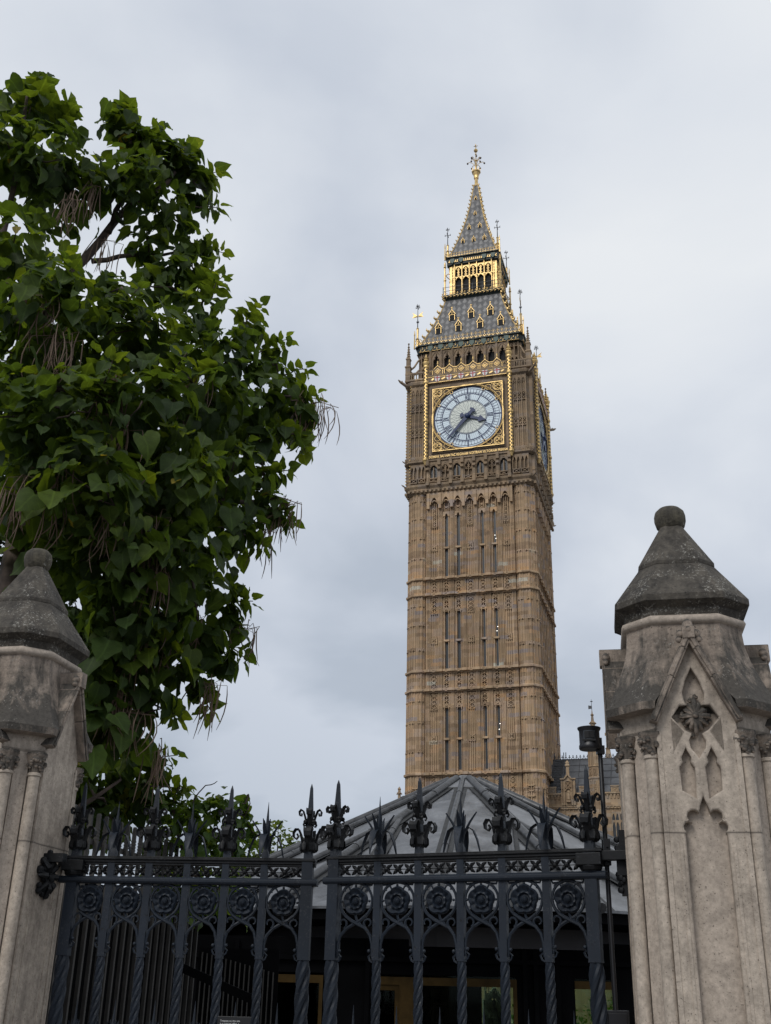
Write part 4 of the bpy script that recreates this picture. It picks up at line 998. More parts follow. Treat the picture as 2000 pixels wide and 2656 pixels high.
# ================================================================== stone gate piers
PYAW = radians(-12.7)
def pring(h, w, hr, wi, z):
    """octagon whose four main faces are set back behind the gablets"""
    w = max(w, wi + .004); q = [(wi, -hr), (wi + .001, -h), (w, -h), (h, -w), (h, -wi - .001), (hr, -wi)]; out = []
    for k in range(4):
        c, s = (1, 0, -1, 0)[k], (0, 1, 0, -1)[k]; out += [(x * c - y * s, x * s + y * c, z) for x, y in q]
    return out
def pier(loc, label, boss_side, yaw=radians(-12.7)):
    r = tag(empty('gate_pier', loc, yaw), label, 'gate pier', 'stone gate piers')
    H, W = .31, .165
    b = MB(); b.loft([oct_(.278, .165, 0), oct_(.278, .165, 2.70)])
    for k in range(4):
        b.M = RZ(pi / 4 + k * pi / 2); b.fb(-.034, .034, .28, .334, 0, 2.66)
    b.M = Matrix.Identity(4)
    b.build('shaft', M_pier_back, r)
    # four faces: gabled plate with sunk panel and tracery
    out = [(-W, 0), (W, 0), (W, 2.71), (0, 3.07), (-W, 2.71)]
    n = 7
    def arc(cx, cz, rad, t0, t1, n=6): return [(cx + rad * cos(radians(t0 + (t1 - t0) * i / n)), cz + rad * sin(radians(t0 + (t1 - t0) * i / n))) for i in range(n + 1)]
    pan = [(-.082, .3), (.082, .3), (.082, 2.235)] + arc(.066, 2.262, .022, -60, 130, 5) + arc(.045, 2.305, .026, -40, 150, 5) + [(.012, 2.355), (0, 2.385), (-.012, 2.355)] + arc(-.045, 2.305, .026, 30, 220, 5) + arc(-.066, 2.262, .022, 50, 240, 5) + [(-.082, 2.235)]
    def lancet(c): s = 1 if c > 0 else -1; return [(c - .028, 2.375 if s > 0 else 2.41), (c + .028, 2.41 if s > 0 else 2.375)] + [(c + .03, 2.505), (c + .016, 2.525), (c + .02, 2.545), (c, 2.585), (c - .02, 2.545), (c - .016, 2.525), (c - .03, 2.505)]
    def trefoil(c, s): return [(c + s * .0, 2.58), (c + s * .034, 2.54), (c + s * .05, 2.66)]
    quat = [(0, 2.54), (.03, 2.585), (.034, 2.615), (.022, 2.645)] + [(.05, 2.66), (.098, 2.715), (.062, 2.765), (.03, 2.765)] + [(.042, 2.79), (.045, 2.82), (.03, 2.87), (0, 2.93)]
    quat = quat + [(-x, z) for x, z in reversed(quat[1:-1])]
    tl = [(-.096, 2.59), (-.058, 2.655), (-.096, 2.70)]; trr = [(-x, z) for x, z in reversed(tl)]
    for k in range(4):
        plain = (k == 1 and boss_side > 0) or (k == 3 and boss_side < 0)
        f = plate(out, [] if plain else [pan, lancet(-.052), lancet(.052), quat, tl, trr], .276, .318, 'face_panel', M_pier, r, .007, k * pi / 2)
        b = MB()
        b.loft([[(-W, -.27, 2.70), (W, -.27, 2.70), (0, -.27, 3.04)], [(-W + .03, -.12, 2.70), (W - .03, -.12, 2.70), (0, -.12, 3.04)]])
        b.build('gablet_core', M_pier_back, f)
        b = MB()
        for s in (-1, 1):
            P = [(s * (W + .012), 2.69), (s * .088, 2.88), (s * .030, 3.005), (0, 3.07)]
            b.pline(P, .034, .20, .362); b.pline([(x, z + .004) for x, z in P], .018, .362, .37)
        b.fb(-.026, .026, .22, .375, 3.045, 3.10)
        b.lathe([(.02, 3.07), (.026, 3.10), (.022, 3.125), (.006, 3.14)], 8, (0, -.345, 0)) if k % 2 == 0 else b.fb(-.028, .028, .24, .38, 3.03, 3.11)
        for s in (-1, 1): b.ball((s * .034, -.35, 3.07), .020, 7, 5); b.ball((s * .042, -.352, 3.045), .016, 6, 4)
        b.ball((0, -.365, 3.085), .018, 6, 4)
        b.build('gablet_coping', M_pier_mid, f, smooth=40, bevel=.006)
        b = MB(); rnd = random.Random(3)
        for i in range(0 if plain else 34):
            t = rnd.random() * 2 * pi; q_ = rnd.random() ** .6; lob = .55 + .45 * abs(cos(2 * t)); x, z = .066 * q_ * lob * cos(t), 2.72 + .092 * q_ * lob * sin(t)
            b.ball((x, -.288 - .022 * (1 - q_), z), .006 + .006 * rnd.random(), 6, 4)
        for t in range(0 if plain else 4):
            for da, ln in ((0, 1.0), (.5, .78), (-.5, .78)):
                a_ = t * pi / 2 + da; ex_, ez_ = cos(a_), sin(a_) * 1.32
                b.tube([(.008 * ex_, -.312, 2.72 + .008 * ez_), (.03 * ln * ex_, -.318 + .006 * abs(da), 2.72 + .03 * ln * ez_), (.052 * ln * ex_, -.306, 2.72 + .052 * ln * ez_), (.066 * ln * ex_, -.29, 2.72 + .066 * ln * ez_)], [.009, .0135, .012, .003], 7, .75)
        if not plain: b.ball((0, -.325, 2.72), .013, 8, 6)
        if not plain: b.build('leaf_boss', M_pier_mid, f, smooth=60)
        b = MB()
        for s in (-1, 1):
            b.fb(s * .158 - .01, s * .158 + .01, .31, .322, 0, 2.64); b.fb(s * .104 - .006, s * .104 + .006, .31, .321, .2, 2.2)
        b.build('fillet', M_pier, f)
    # corner shafts with leaf capitals
    for k in range(4):
        for s in (-1, 1):
            x, y = s * .192, -.288
            b = MB(); b.lathe([(.042, 0), (.042, .3), (.029, .36), (.028, 2.545)], 14, (x, y, 0)); v = None
            b.lathe([(.028, 2.54), (.034, 2.545), (.034, 2.556), (.028, 2.56)], 14, (x, y, 0))
            cs = b.build('colonnette', M_pier, r, smooth=40)
            b = MB(); b.lathe([(.028, 2.555), (.03, 2.58), (.042, 2.615), (.045, 2.635), (.05, 2.64), (.05, 2.655)], 12, (x, y, 0))
            rnd = random.Random(k * 2 + s)
            for i in range(26):
                t = rnd.random() * 2 * pi; z = 2.565 + .06 * rnd.random(); rr = .032 + (z - 2.56) * .25
                b.ball((x + rr * cos(t), y + rr * sin(t), z), .008 + .006 * rnd.random(), 6, 4)
            b.build('capital', M_pier_mid, cs, smooth=60); cs.rotation_euler = (0, 0, k * pi / 2)
    b = MB(); b.loft([pring(.30, .165, .26, .1655, 2.655), pring(.314, .172, .26, .1655, 2.67), pring(.314, .174, .26, .1655, 2.73), pring(.338, .19, .26, .1655, 2.748)]); b.build('frieze', M_pier, r, bevel=.005)
    b = MB(); b.loft([pring(.335, .19, .27, .167, 2.735), pring(.366, .21, .27, .167, 2.742), pring(.37, .212, .27, .162, 2.775), pring(.352, .205, .268, .145, 2.80), pring(.308, .178, .262, .095, 2.90), pring(.276, .157, .256, .05, 2.99), pring(.258, .148, .252, .02, 3.06), pring(.253, .146, .252, .01, 3.12), pring(.253, .146, .252, .01, 3.18)])
    b.build('flared_roof', M_pier_mid, r, smooth=30, bevel=.008)
    b = MB(); b.loft([oct_(.25, .145, 3.145), oct_(.268, .153, 3.154), oct_(.274, .156, 3.168), oct_(.268, .153, 3.182), oct_(.248, .144, 3.194)])
    b.build('neck_moulding', M_pier_back, r, smooth=50)
    b = MB(); b.loft([oct_(.2505, .1455, 3.19), oct_(.2545, .1475, 3.21), oct_(.258, .15, 3.226), oct_(.288, .166, 3.246), oct_(.297, .171, 3.25), oct_(.297, .171, 3.279), oct_(.163, .094, 3.482), oct_(.155, .09, 3.484)])  # cove under the eave joins the dark cap stone to deepen its shade
    b.loft([oct_(.15, .087, 3.468), oct_(.173, .10, 3.468), oct_(.173, .10, 3.488), oct_(.050, .029, 3.715), oct_(.042, .025, 3.72)])
    b.build('cap', M_pier_cap, r, bevel=.003)
    b = MB(); b.lathe([(.038, 3.695), (.050, 3.701), (.067, 3.722), (.075, 3.752), (.075, 3.777), (.069, 3.80), (.051, 3.818), (.025, 3.826), (.001, 3.828)], 20)
    b.build('ball_finial', M_pier_ball, r, smooth=60)
    # wrought hinge boss on the gate side
    rnd = random.Random(5); b = MB(); s = boss_side
    if s > 0:
        for i in range(70):
            t = rnd.random() * 2 * pi; q_ = rnd.random() ** .5; rr = .075 * (1 + .25 * cos(5 * t)) * q_
            b.ball((s * (.325 + .035 * (1 - q_)), -.02 + rr * cos(t) * .8, 2.10 + rr * sin(t) * 1.25), .010 + .012 * rnd.random(), 6, 4)
        for k in range(8): t = k * pi / 4; b.tube([(.33, -.02, 2.10), (.36, -.02 + .05 * cos(t), 2.10 + .06 * sin(t)), (.335, -.02 + .085 * cos(t), 2.10 + .105 * sin(t))], [.014, .016, .004], 6)
        b.box(.31, .42, -.045, .0, 2.165, 2.205)
    else:
        for y0, y1, x0, z0, z1 in ((-.05, .0, -.345, 2.02, 2.10), (-.06, .02, -.36, 2.10, 2.22), (-.045, .0, -.345, 2.22, 2.29)): b.box(x0, -.30, y0, y1, z0, z1)
        for i in range(24): b.ball((-.335 - .02 * rnd.random(), -.03 + .05 * (rnd.random() - .5), 2.04 + .23 * rnd.random()), .014, 6, 4)
        b.box(-.46, -.3, -.04, -.005, 2.168, 2.205)
    b.build('hinge_boss', M_gate_top, r, smooth=40)
    return r
pier((1.392, 4.82, 0), 'pale gothic stone gate pier with traceried gablet, nearest and standing right of the gate', -1, radians(-11))
pier((-1.913, 5.57, 0), 'stained stone gate pier with ball topped cap in front of the big tree', 1)
# ================================================================== the iron gates
def leaf_ribbon(b, path, w, th, ang, c):
    """ribbon of section w x th along (r, z) path, turned by ang about the post axis at c"""
    ca, sa = cos(ang), sin(ang); rings = []
    m = len(path)
    for i, (r, z) in enumerate(path):
        p0 = path[max(i - 1, 0)]; p1 = path[min(i + 1, m - 1)]; dx, dz = p1[0] - p0[0], p1[1] - p0[1]; L = sqrt(dx * dx + dz * dz) or 1
        nx, nz = -dz / L, dx / L; ww = w[i] / 2 if isinstance(w, list) else w / 2
        q = [(r + nx * th, -ww, z + nz * th), (r - nx * th * .2, 0, z - nz * th * .2), (r + nx * th, ww, z + nz * th), (r - nx * th, ww * .6, z - nz * th), (r - nx * th, -ww * .6, z - nz * th)]
        rings.append([(c[0] + x * ca - y * sa, c[1] + x * sa + y * ca, z) for x, y, z in q])
    b.loft(rings)
def tall_spike(b, s, hw, zb, tip, k):
    b.loft([[(s + x, y, z) for x, y, z in sq(h, zz)] for h, zz in ((hw, zb), (hw * .84, zb + .06), (.0135, 2.345), (.012, 2.42), (.0125, 2.44), (.0068, tip - .022), (.001, tip))])
def spike_leaves(b, s, k, hw):
    LO = [(hw * .7, 2.245), (.024, 2.262), (.034, 2.29), (.042, 2.325), (.054, 2.350), (.069, 2.350), (.079, 2.334), (.077, 2.314), (.064, 2.304), (.055, 2.316), (.062, 2.330)]
    UP = [(hw * .6, 2.372), (.020, 2.385), (.026, 2.41), (.036, 2.438), (.047, 2.445), (.055, 2.434), (.053, 2.418), (.044, 2.416), (.043, 2.428)]
    DN = [(hw * .8, 2.305), (.030, 2.296), (.040, 2.275), (.041, 2.252), (.034, 2.243), (.03, 2.252)]
    DU = [(hw * .6, 2.40), (.026, 2.39), (.034, 2.372), (.03, 2.362), (.025, 2.368)]
    for q in range(4):
        a = q * pi / 2
        leaf_ribbon(b, LO, [.032, .038, .036, .038, .042, .042, .038, .032, .024, .018, .012], .0045, a, (s, 0)); leaf_ribbon(b, UP, [.022, .028, .026, .028, .030, .028, .024, .018, .012], .004, a, (s, 0))
        leaf_ribbon(b, DN, [.018, .024, .03, .026, .018, .01], .003, a + .5, (s, 0)); leaf_ribbon(b, DN, [.018, .022, .024, .02, .016, .01], .003, a - .45, (s, 0)); leaf_ribbon(b, DU, [.012, .018, .016, .012, .008], .003, a + .6, (s, 0))
        for z in (2.262, 2.30, 2.385): b.ball((s + (hw + .006) * cos(a + .78), (hw + .006) * sin(a + .78), z), .011, 6, 4)
    b.loft([[(s + x, y, z) for x, y, z in sq(h, zz)] for h, zz in ((.0145, 2.345), (.017, 2.355), (.0145, 2.365))])
def agave(b, s, zb, sc, rnd):
    L = lambda *p: [(r * sc, zb + z * sc) for r, z in p]
    for q in range(4):
        a = q * pi / 2 + .25 * (rnd.random() - .5)
        leaf_ribbon(b, L((.009, .03), (.017, .078), (.038, .103), (.062, .088), (.080, .045), (.096, -.02)), [x * sc for x in (.012, .022, .036, .038, .028, .003)], .003, a, (s, 0))
        leaf_ribbon(b, L((.008, .05), (.022, .085), (.048, .13), (.080, .175)), [x * sc for x in (.014, .024, .022, .002)], .003, a, (s, 0))
        if q % 2: leaf_ribbon(b, L((.006, .07), (.014, .11), (.022, .15), (.03, .18)), [x * sc for x in (.02, .022, .016, .002)], .003, a + pi / 4, (s, 0))
    b.lathe([(.013 * sc, 0), (.011 * sc, .1 * sc), (.008 * sc, .17 * sc), (.0008, .27 * sc)], 6, (s, 0, zb))
def twisted(b, s, hw, z0, z1, pitch):
    m = int((z1 - z0) / .0125); rings = []
    for i in range(m + 1):
        z = z1 - (z1 - z0) * i / m; t = max(0, (z1 - z) - .012) / pitch * 2 * pi
        g = 1.0 + .16 * min(1, (z1 - z) / .05)
        rings.append([(s + g * hw * q * cos(k * pi / 8 - t), g * hw * q * sin(k * pi / 8 - t), z) for k, q in enumerate([.74, 1.02, 1.14, 1.06] * 4)])
    b.loft(rings)
def rose_mesh(b, c, z, R, o):
    n = 40
    prof = [(0.28, .006, 0, 0), (.36, .004, 0, 0), (.46, .017, .06, 10), (.56, .016, .12, 10), (.60, .005, .12, 5), (.72, .007, .09, 5), (.9, .017, .14, 5), (1.0, .010, .12, 5), (1.02, .001, .12, 5)]
    rings = []
    for q, h, am, fr in prof:
        rg = []
        for k in range(n):
            t = 2 * pi * k / n; m_ = 1 + (am * abs(cos(fr * t / 2)) - am * .6 if fr else 0); rr = R * q * m_
            hh = h + (.003 * sin(10 * t) if .5 < q < .99 else 0)
            rg.append((c + rr * sin(t), -o - hh, z + rr * cos(t)))
        rings.append(rg)
    b.loft(rings)
    b.ball((c, -o - .006, z), R * .27, 10, 7)
    rnd = random.Random(int(c * 1000))
    for i in range(30):
        t = i * 2.4; q = sqrt(i / 30) * .95; b.ball((c + R * .25 * q * cos(t), -o - .006 - R * .25 * sqrt(1 - q * q), z + R * .25 * q * sin(t)), R * .045, 5, 3)
    b.lathe([(R * .8, 0), (R * .8, 0)], 5, (c, 0, z)) if False else None
def gate_leaf(loc, ang, P, label, hinge):
    r = tag(empty('gate_leaf', loc, ang), label, 'iron gate', 'leaves of the iron gate'); S0, S1 = P[0], P[-1]
    rnd = random.Random(int(abs(loc[0]) * 100)); HB = .0168; HS = .0265; JT = 1.757
    for i, s in enumerate(P):
        hw = HS if i in (0, len(P) - 1) else HB; nm = 'stile' if hw == HS else 'bar'
        b = MB(); b.box(s - hw, s + hw, -hw, hw, JT, 2.21); b.box(s - hw * 1.03, s + hw * 1.03, -hw * 1.03, hw * 1.03, JT - .003, JT + .003)
        twisted(b, s, hw * .98, 1.27, JT, .25 if nm == 'bar' else .46); b.box(s - hw, s + hw, -hw, hw, .06, 1.28)
        bo = b.build(nm, M_gate, r, smooth=16)
        if i % 2 == 0:
            b = MB(); tall_spike(b, s, max(hw * .86, .0185), 2.19, 2.562 if hw == HB else 2.572, 0); so_ = b.build('spike', M_gate, bo, bevel=.0015)
            b = MB(); spike_leaves(b, s, 0, max(hw * .86, .0185)); b.build('acanthus_scroll', M_gate_top, so_, smooth=35)
        else:
            b = MB(); b.loft([[(s + x, y, z) for x, y, z in sq(h, zz)] for h, zz in ((hw, 2.2), (hw, 2.23), (hw * .62, 2.25), (hw * .5, 2.285))]); agave(b, s, 2.225, .95, rnd); b.build('agave_spike', M_gate, bo, smooth=35)
    a, e = S0 - HS - (.03 if hinge < 0 else .012), S1 + HS + (.03 if hinge > 0 else .012)
    b = MB(); b.box(a, e, -.022, .022, 2.183, 2.196); b.box(a, e, -.03, .03, 2.196, 2.206); b.box(a + .004, e - .004, -.026, .026, 2.206, 2.212); b.box(a, e, -.016, .016, 2.172, 2.183); b.build('top_rail', M_gate_top, r, bevel=.002)
    b = MB(); b.loft([[(x, y * .034, 2.101 + z * .016) for y, z in ((-.8, -1), (-1, -.4), (-1, .4), (-.7, 1), (.7, 1), (1, .4), (1, -.4), (.8, -1))] for x in (a - .012, e + .012)]); b.build('middle_rail', M_gate, r, bevel=.002)
    for z in (1.25, .14): b = MB(); b.box(S0, S1, -.022, .022, z - .03, z + .03); b.build('lower_rail', M_gate, r)
    b = MB(); b.box(S0 + .02, S1 - .02, -.008, .008, .16, 1.22); b.build('kick_panel', M_gate, r)
    for i in range(len(P) - 1):
        s0 = P[i] + (HS if i == 0 else HB); s1 = P[i + 1] - (HS if i == len(P) - 2 else HB); c = (s0 + s1) / 2; h = (s1 - s0) / 2
        b = MB(); m = 3
        for j in range(m):
            x = s0 + (j + .5) * 2 * h / m; z = 2.146
            b.ball((x, -.012, z), .0115, 8, 6); b.ball((x, .008, z), .0115, 6, 4)
            for q in range(4): t = pi / 4 + q * pi / 2; leaf_ribbon(b, [(0, 0)], .01, .002, 0, (0, 0)) if False else b.tube([(x, -.006, z), (x + .017 * cos(t), -.010, z + .018 * sin(t)), (x + h / m * 1.0 * cos(t) * 1.25, -.003, z + .029 * sin(t))], [.006, .0095, .003], 6)
            b.tube([(x - h / m, 0, z), (x + h / m, 0, z)], .0025, 4); b.tube([(x + .0121, -.012, z), (x, -.0241, z), (x - .0121, -.012, z)], .0016, 4)
        b.build('flower_band', M_gate_top, r, smooth=50)
        z0 = 2.008; rr = min(h - .004, .082)
        b = MB(); y0 = -.006
        b.tube([(c + rr * sin(t) * min(1, h / .082), y0, z0 + rr * cos(t)) for t in [pi * (-.78 + 1.56 * k / 24) for k in range(25)]], [.006 + .0015 * abs(cos(k * .26)) for k in range(25)], 7)
        for s in (-1, 1):
            b.tube([(c + s * rr * .45, y0, z0 + rr * .88), (c + s * (h - .012), y0, z0 + rr * .86), (c + s * (h - .003), y0, z0 + rr * 1.12)], [.005, .005, .003], 6)
            b.ball((c + s * rr * .86, y0 - .006, z0), .0062, 7, 5)
        b.ball((c, y0 - .006, z0 + rr * .82), .0065, 7, 5)
        A = [(-.62 * rr, -.78 * rr), (-.25 * rr, -1.03 * rr), (.16 * rr, -1.22 * rr), (.55 * h, -1.42 * rr), (.83 * h, -1.80 * rr), (.95 * h, -2.25 * rr), (.97 * h, -2.62 * rr), (.965 * h, -2.98 * rr)]
        b.tube([(c + x, y0 - .003, z0 + z) for x, z in A], [.0085, .009, .0085, .008, .0075, .007, .0075, .004], 7)
        B = [(.62 * rr, -.78 * rr), (.3 * rr, -1.02 * rr), (-.1 * rr, -1.2 * rr), (-.5 * h, -1.45 * rr), (-.83 * h, -1.82 * rr), (-.95 * h, -2.25 * rr), (-.97 * h, -2.62 * rr), (-.965 * h, -2.98 * rr)]
        b.tube([(c + x, y0, z0 + z) for x, z in B], [.0085, .0085, .008, .0075, .0075, .007, .0075, .004], 7)
        for s, (bx, bz) in ((1, (.5 * h, -1.40 * rr)), (-1, (-.35 * h, -1.36 * rr))):
            cc = (s * .70 * h, -1.17 * rr); R0 = .022
            b.tube([(c + bx, y0, z0 + bz)] + [(c + cc[0] + s * (R0 - .0012 * k) * cos(t), y0 - .002, z0 + cc[1] + (R0 - .0012 * k) * sin(t)) for k, t in enumerate([radians(215 - 36 * k) if s > 0 else radians(255 - 36 * k + 0) for k in range(9)])], [.0065] + [.0062 - .0003 * k for k in range(9)], 6)
            b.ball((c + s * .82 * h, y0 - .008, z0 - 2.62 * rr), .0085, 8, 6)
            leaf_ribbon(b, [(0, z0 - 2.66 * rr), (.008, z0 - 2.8 * rr), (.018, z0 - 2.9 * rr), (.012, z0 - 3.1 * rr), (.0, z0 - 3.2 * rr)], [.01, .014, .016, .01, .003], .003, 0 if s < 0 else pi, (c + s * (h - .002), y0))
        b.tube([(c - .004, y0, z0 - rr * .6), (c + .004, y0 - .002, z0 - rr * .95), (c + .3 * rr, y0, z0 - 1.22 * rr)], [.005, .006, .007], 6)
        for s in (-1, 1): b.tube([(c + s * .02, y0, z0 + .04)] + [(c + s * (.044 + .014 * cos(t)), y0 - .004, z0 + .05 + .014 * sin(t)) for t in [radians(170 - 40 * k) for k in range(6)]], .0045, 6)
        so_ = b.build('scrollwork', M_gate, r, smooth=50)
        b = MB(); rose_mesh(b, c, z0 - .001, .059 + .003 * rnd.random(), .006); ro = b.build('rose', M_gate, so_, smooth=35)
        if i < 20:
            b = MB(); agave(b, c, 1.30, 1.0, rnd); b.build('lower_agave_spike', M_gate, r, smooth=35)
    if hinge:
        s = S0 if hinge < 0 else S1
        b = MB(); b.box(s - .055, s + .055, -.05, .05, 2.14, 2.19); b.box(min(s, s + hinge * .16), max(s, s + hinge * .16), -.022, .022, 2.16, 2.20); b.lathe([(.045, 2.12), (.05, 2.135), (.05, 2.15), (.045, 2.165)], 12, (s, 0, 0)); b.build('hinge_strap', M_gate_top, r, bevel=.003)
    return r
gate_leaf((-1.5498, 5.6166, 0), radians(-5.436), [.055, .242, .433, .624, .815, 1.006, 1.219], 'left leaf of the iron gate, shut against the stained pier under the tree', -1)
gate_leaf((-.2500, 5.3984, 0), radians(-24.265), [.057, .282, .486, .691, .888, 1.087, 1.287], 'right leaf of the iron gate, hung beside the camera pole and clear pale pier', 1)
# sign on the left leaf
sg = tag(empty('warning_sign', (-1.5498, 5.6166, 0), radians(-5.436)), 'small black warning sign with white lettering fixed low on the left gate leaf', 'sign')
b = MB(); b.box(.832, .992, -.012, -.004, 1.395, 1.508); b.build('plate', M_sign, sg, bevel=.001)
o = text_mesh('Trespass on this site\nis a criminal offence', .0112, 'lettering', M_signtext, sg, .0006, 'LEFT'); o.location = (.846, -.0135, 1.4835)
# pole with its camera
cp = tag(empty('camera_pole', (.998, 4.90, 0)), 'thin black pole carrying a drum shaped camera housing beside the right pier', 'camera pole')
b = MB(); b.lathe([(.011, 0), (.0105, 1.5), (.0105, 2.665), (.008, 2.672)], 10); b.build('pole', M_black_box, cp, smooth=50)
b = MB(); n = 28
hd = empty('camera_head'); hd.parent = cp; hd.location = (-.047, -.012, 0)
b.lathe([(.046, 2.645), (.049, 2.650), (.049, 2.662), (.046, 2.668), (.046, 2.728), (.052, 2.738), (.053, 2.744), (.02, 2.752), (.001, 2.753)], n)
b.build('housing', M_black_box, hd, smooth=40)
b = MB()
for t0, z0, z1 in ((-2.35, 2.676, 2.724),):
    P = [(.0468 * cos(t0 + i * .13), .0468 * sin(t0 + i * .13)) for i in range(10)]
    b.loft([[(x, y, z0) for x, y in P], [(x, y, z1) for x, y in P]], cap=False, closed=False)
b.build('window', M_slit, hd, recalc=False)
b = MB()
for t in (-2.0, -1.55):
    for z0, z1 in ((2.69, 2.72),): b.M = RZ(t); b.box(.0465, .0505, -.0105, .0105, z0, z1)
b.M = RZ(-1.8); b.box(.0465, .0495, -.03, .03, 2.676, 2.684); b.M = Matrix.Identity(4)
b.build('lens_block', M_black, hd)
b = MB(); b.box(.03, .065, -.008, .02, 2.628, 2.665); b.box(.04, .055, -.006, .018, 2.66, 2.70); b.build('bracket', M_black_box, hd)
b = MB(); b.box(-.014, .016, -.022, -.012, 2.145, 2.256); b.box(-.014, .016, .012, .022, 2.145, 2.256); b.ball((.002, -.024, 2.172), .006, 8, 5); b.ball((.002, -.024, 2.222), .005, 8, 5); b.build('clamp', M_black_box, cp, bevel=.002)
b = MB(); b.box(-.05, .05, -.03, .03, 1.2, 1.575); b.fb(-.04, .04, .028, .034, 1.5, 1.565); b.build('lock_box', M_black_box, cp, bevel=.003)

# ================================================================== fences and rail behind the gate
FP0 = Vector((-2.2633, 8.7641, 0)); FT_ = Vector((.1843, .9829, 0))
fn = tag(empty('paling_fence', FP0, atan2(FT_.y, FT_.x)), 'tall brown fence of square ringed pales running back under the tree', 'fence')
b = MB(); b.box(-.0145, .0145, -.0145, .0145, .05, 2.885); b.loft([sq(.0145, 2.885), sq(.011, 2.9)])
for z in (2.70, 2.725, 2.75, 2.775): b.box(-.0175, .0175, -.0175, .0175, z, z + .012)
pl = b.build('pale', M_fence, fn); m = 0
for i in range(-8, 19):
    x = i * .15
    if i == -8: pl.location = (x, 0, 0)
    else: dup(pl, fn, (x, 0, 0))
b = MB(); b.box(-1.3, 2.8, .015, .035, 2.66, 2.70); rl = b.build('rail', M_fence, fn); dup(rl, fn, (0, 0, -2.2))
b = MB(); b.box(-1.3, 2.8, .10, .12, 0, 2.4); b.build('backing_board', M_dark, fn)
sc = tag(empty('slatted_screen', (-1.50, 12.2, 0)), 'dark screen of narrow upright slats between the paling fence and the pavilion', 'screen')
for i in range(16):
    b = MB(); x = -.3 + i * .05; b.box(x - .006, x + .006, -.03, .0, 0, 2.0 - i * .012); b.build('slat', M_fence, sc)
b = MB(); b.box(-.34, .5, .0, .03, 0, 2.04); b.build('back_panel', M_dark, sc)
hr = tag(empty('ramp_handrail', (-1.40, 11.0, 0)), 'heavy black sloping handrail in front of the slatted screen', 'handrail')
b = MB(); b.loft([[(-.46, y, z) for y, z in ((-.03, 1.80), (.03, 1.80), (.03, 1.88), (-.03, 1.88))], [(.33, y, z) for y, z in ((-.03, 1.50), (.03, 1.50), (.03, 1.585), (-.03, 1.585))]]); b.build('rail', M_dark, hr)
for x, z in ((-.42, 1.8), (.28, 1.52)): b = MB(); b.box(x - .02, x + .02, -.02, .02, 0, z + .03); b.build('post', M_dark, hr)
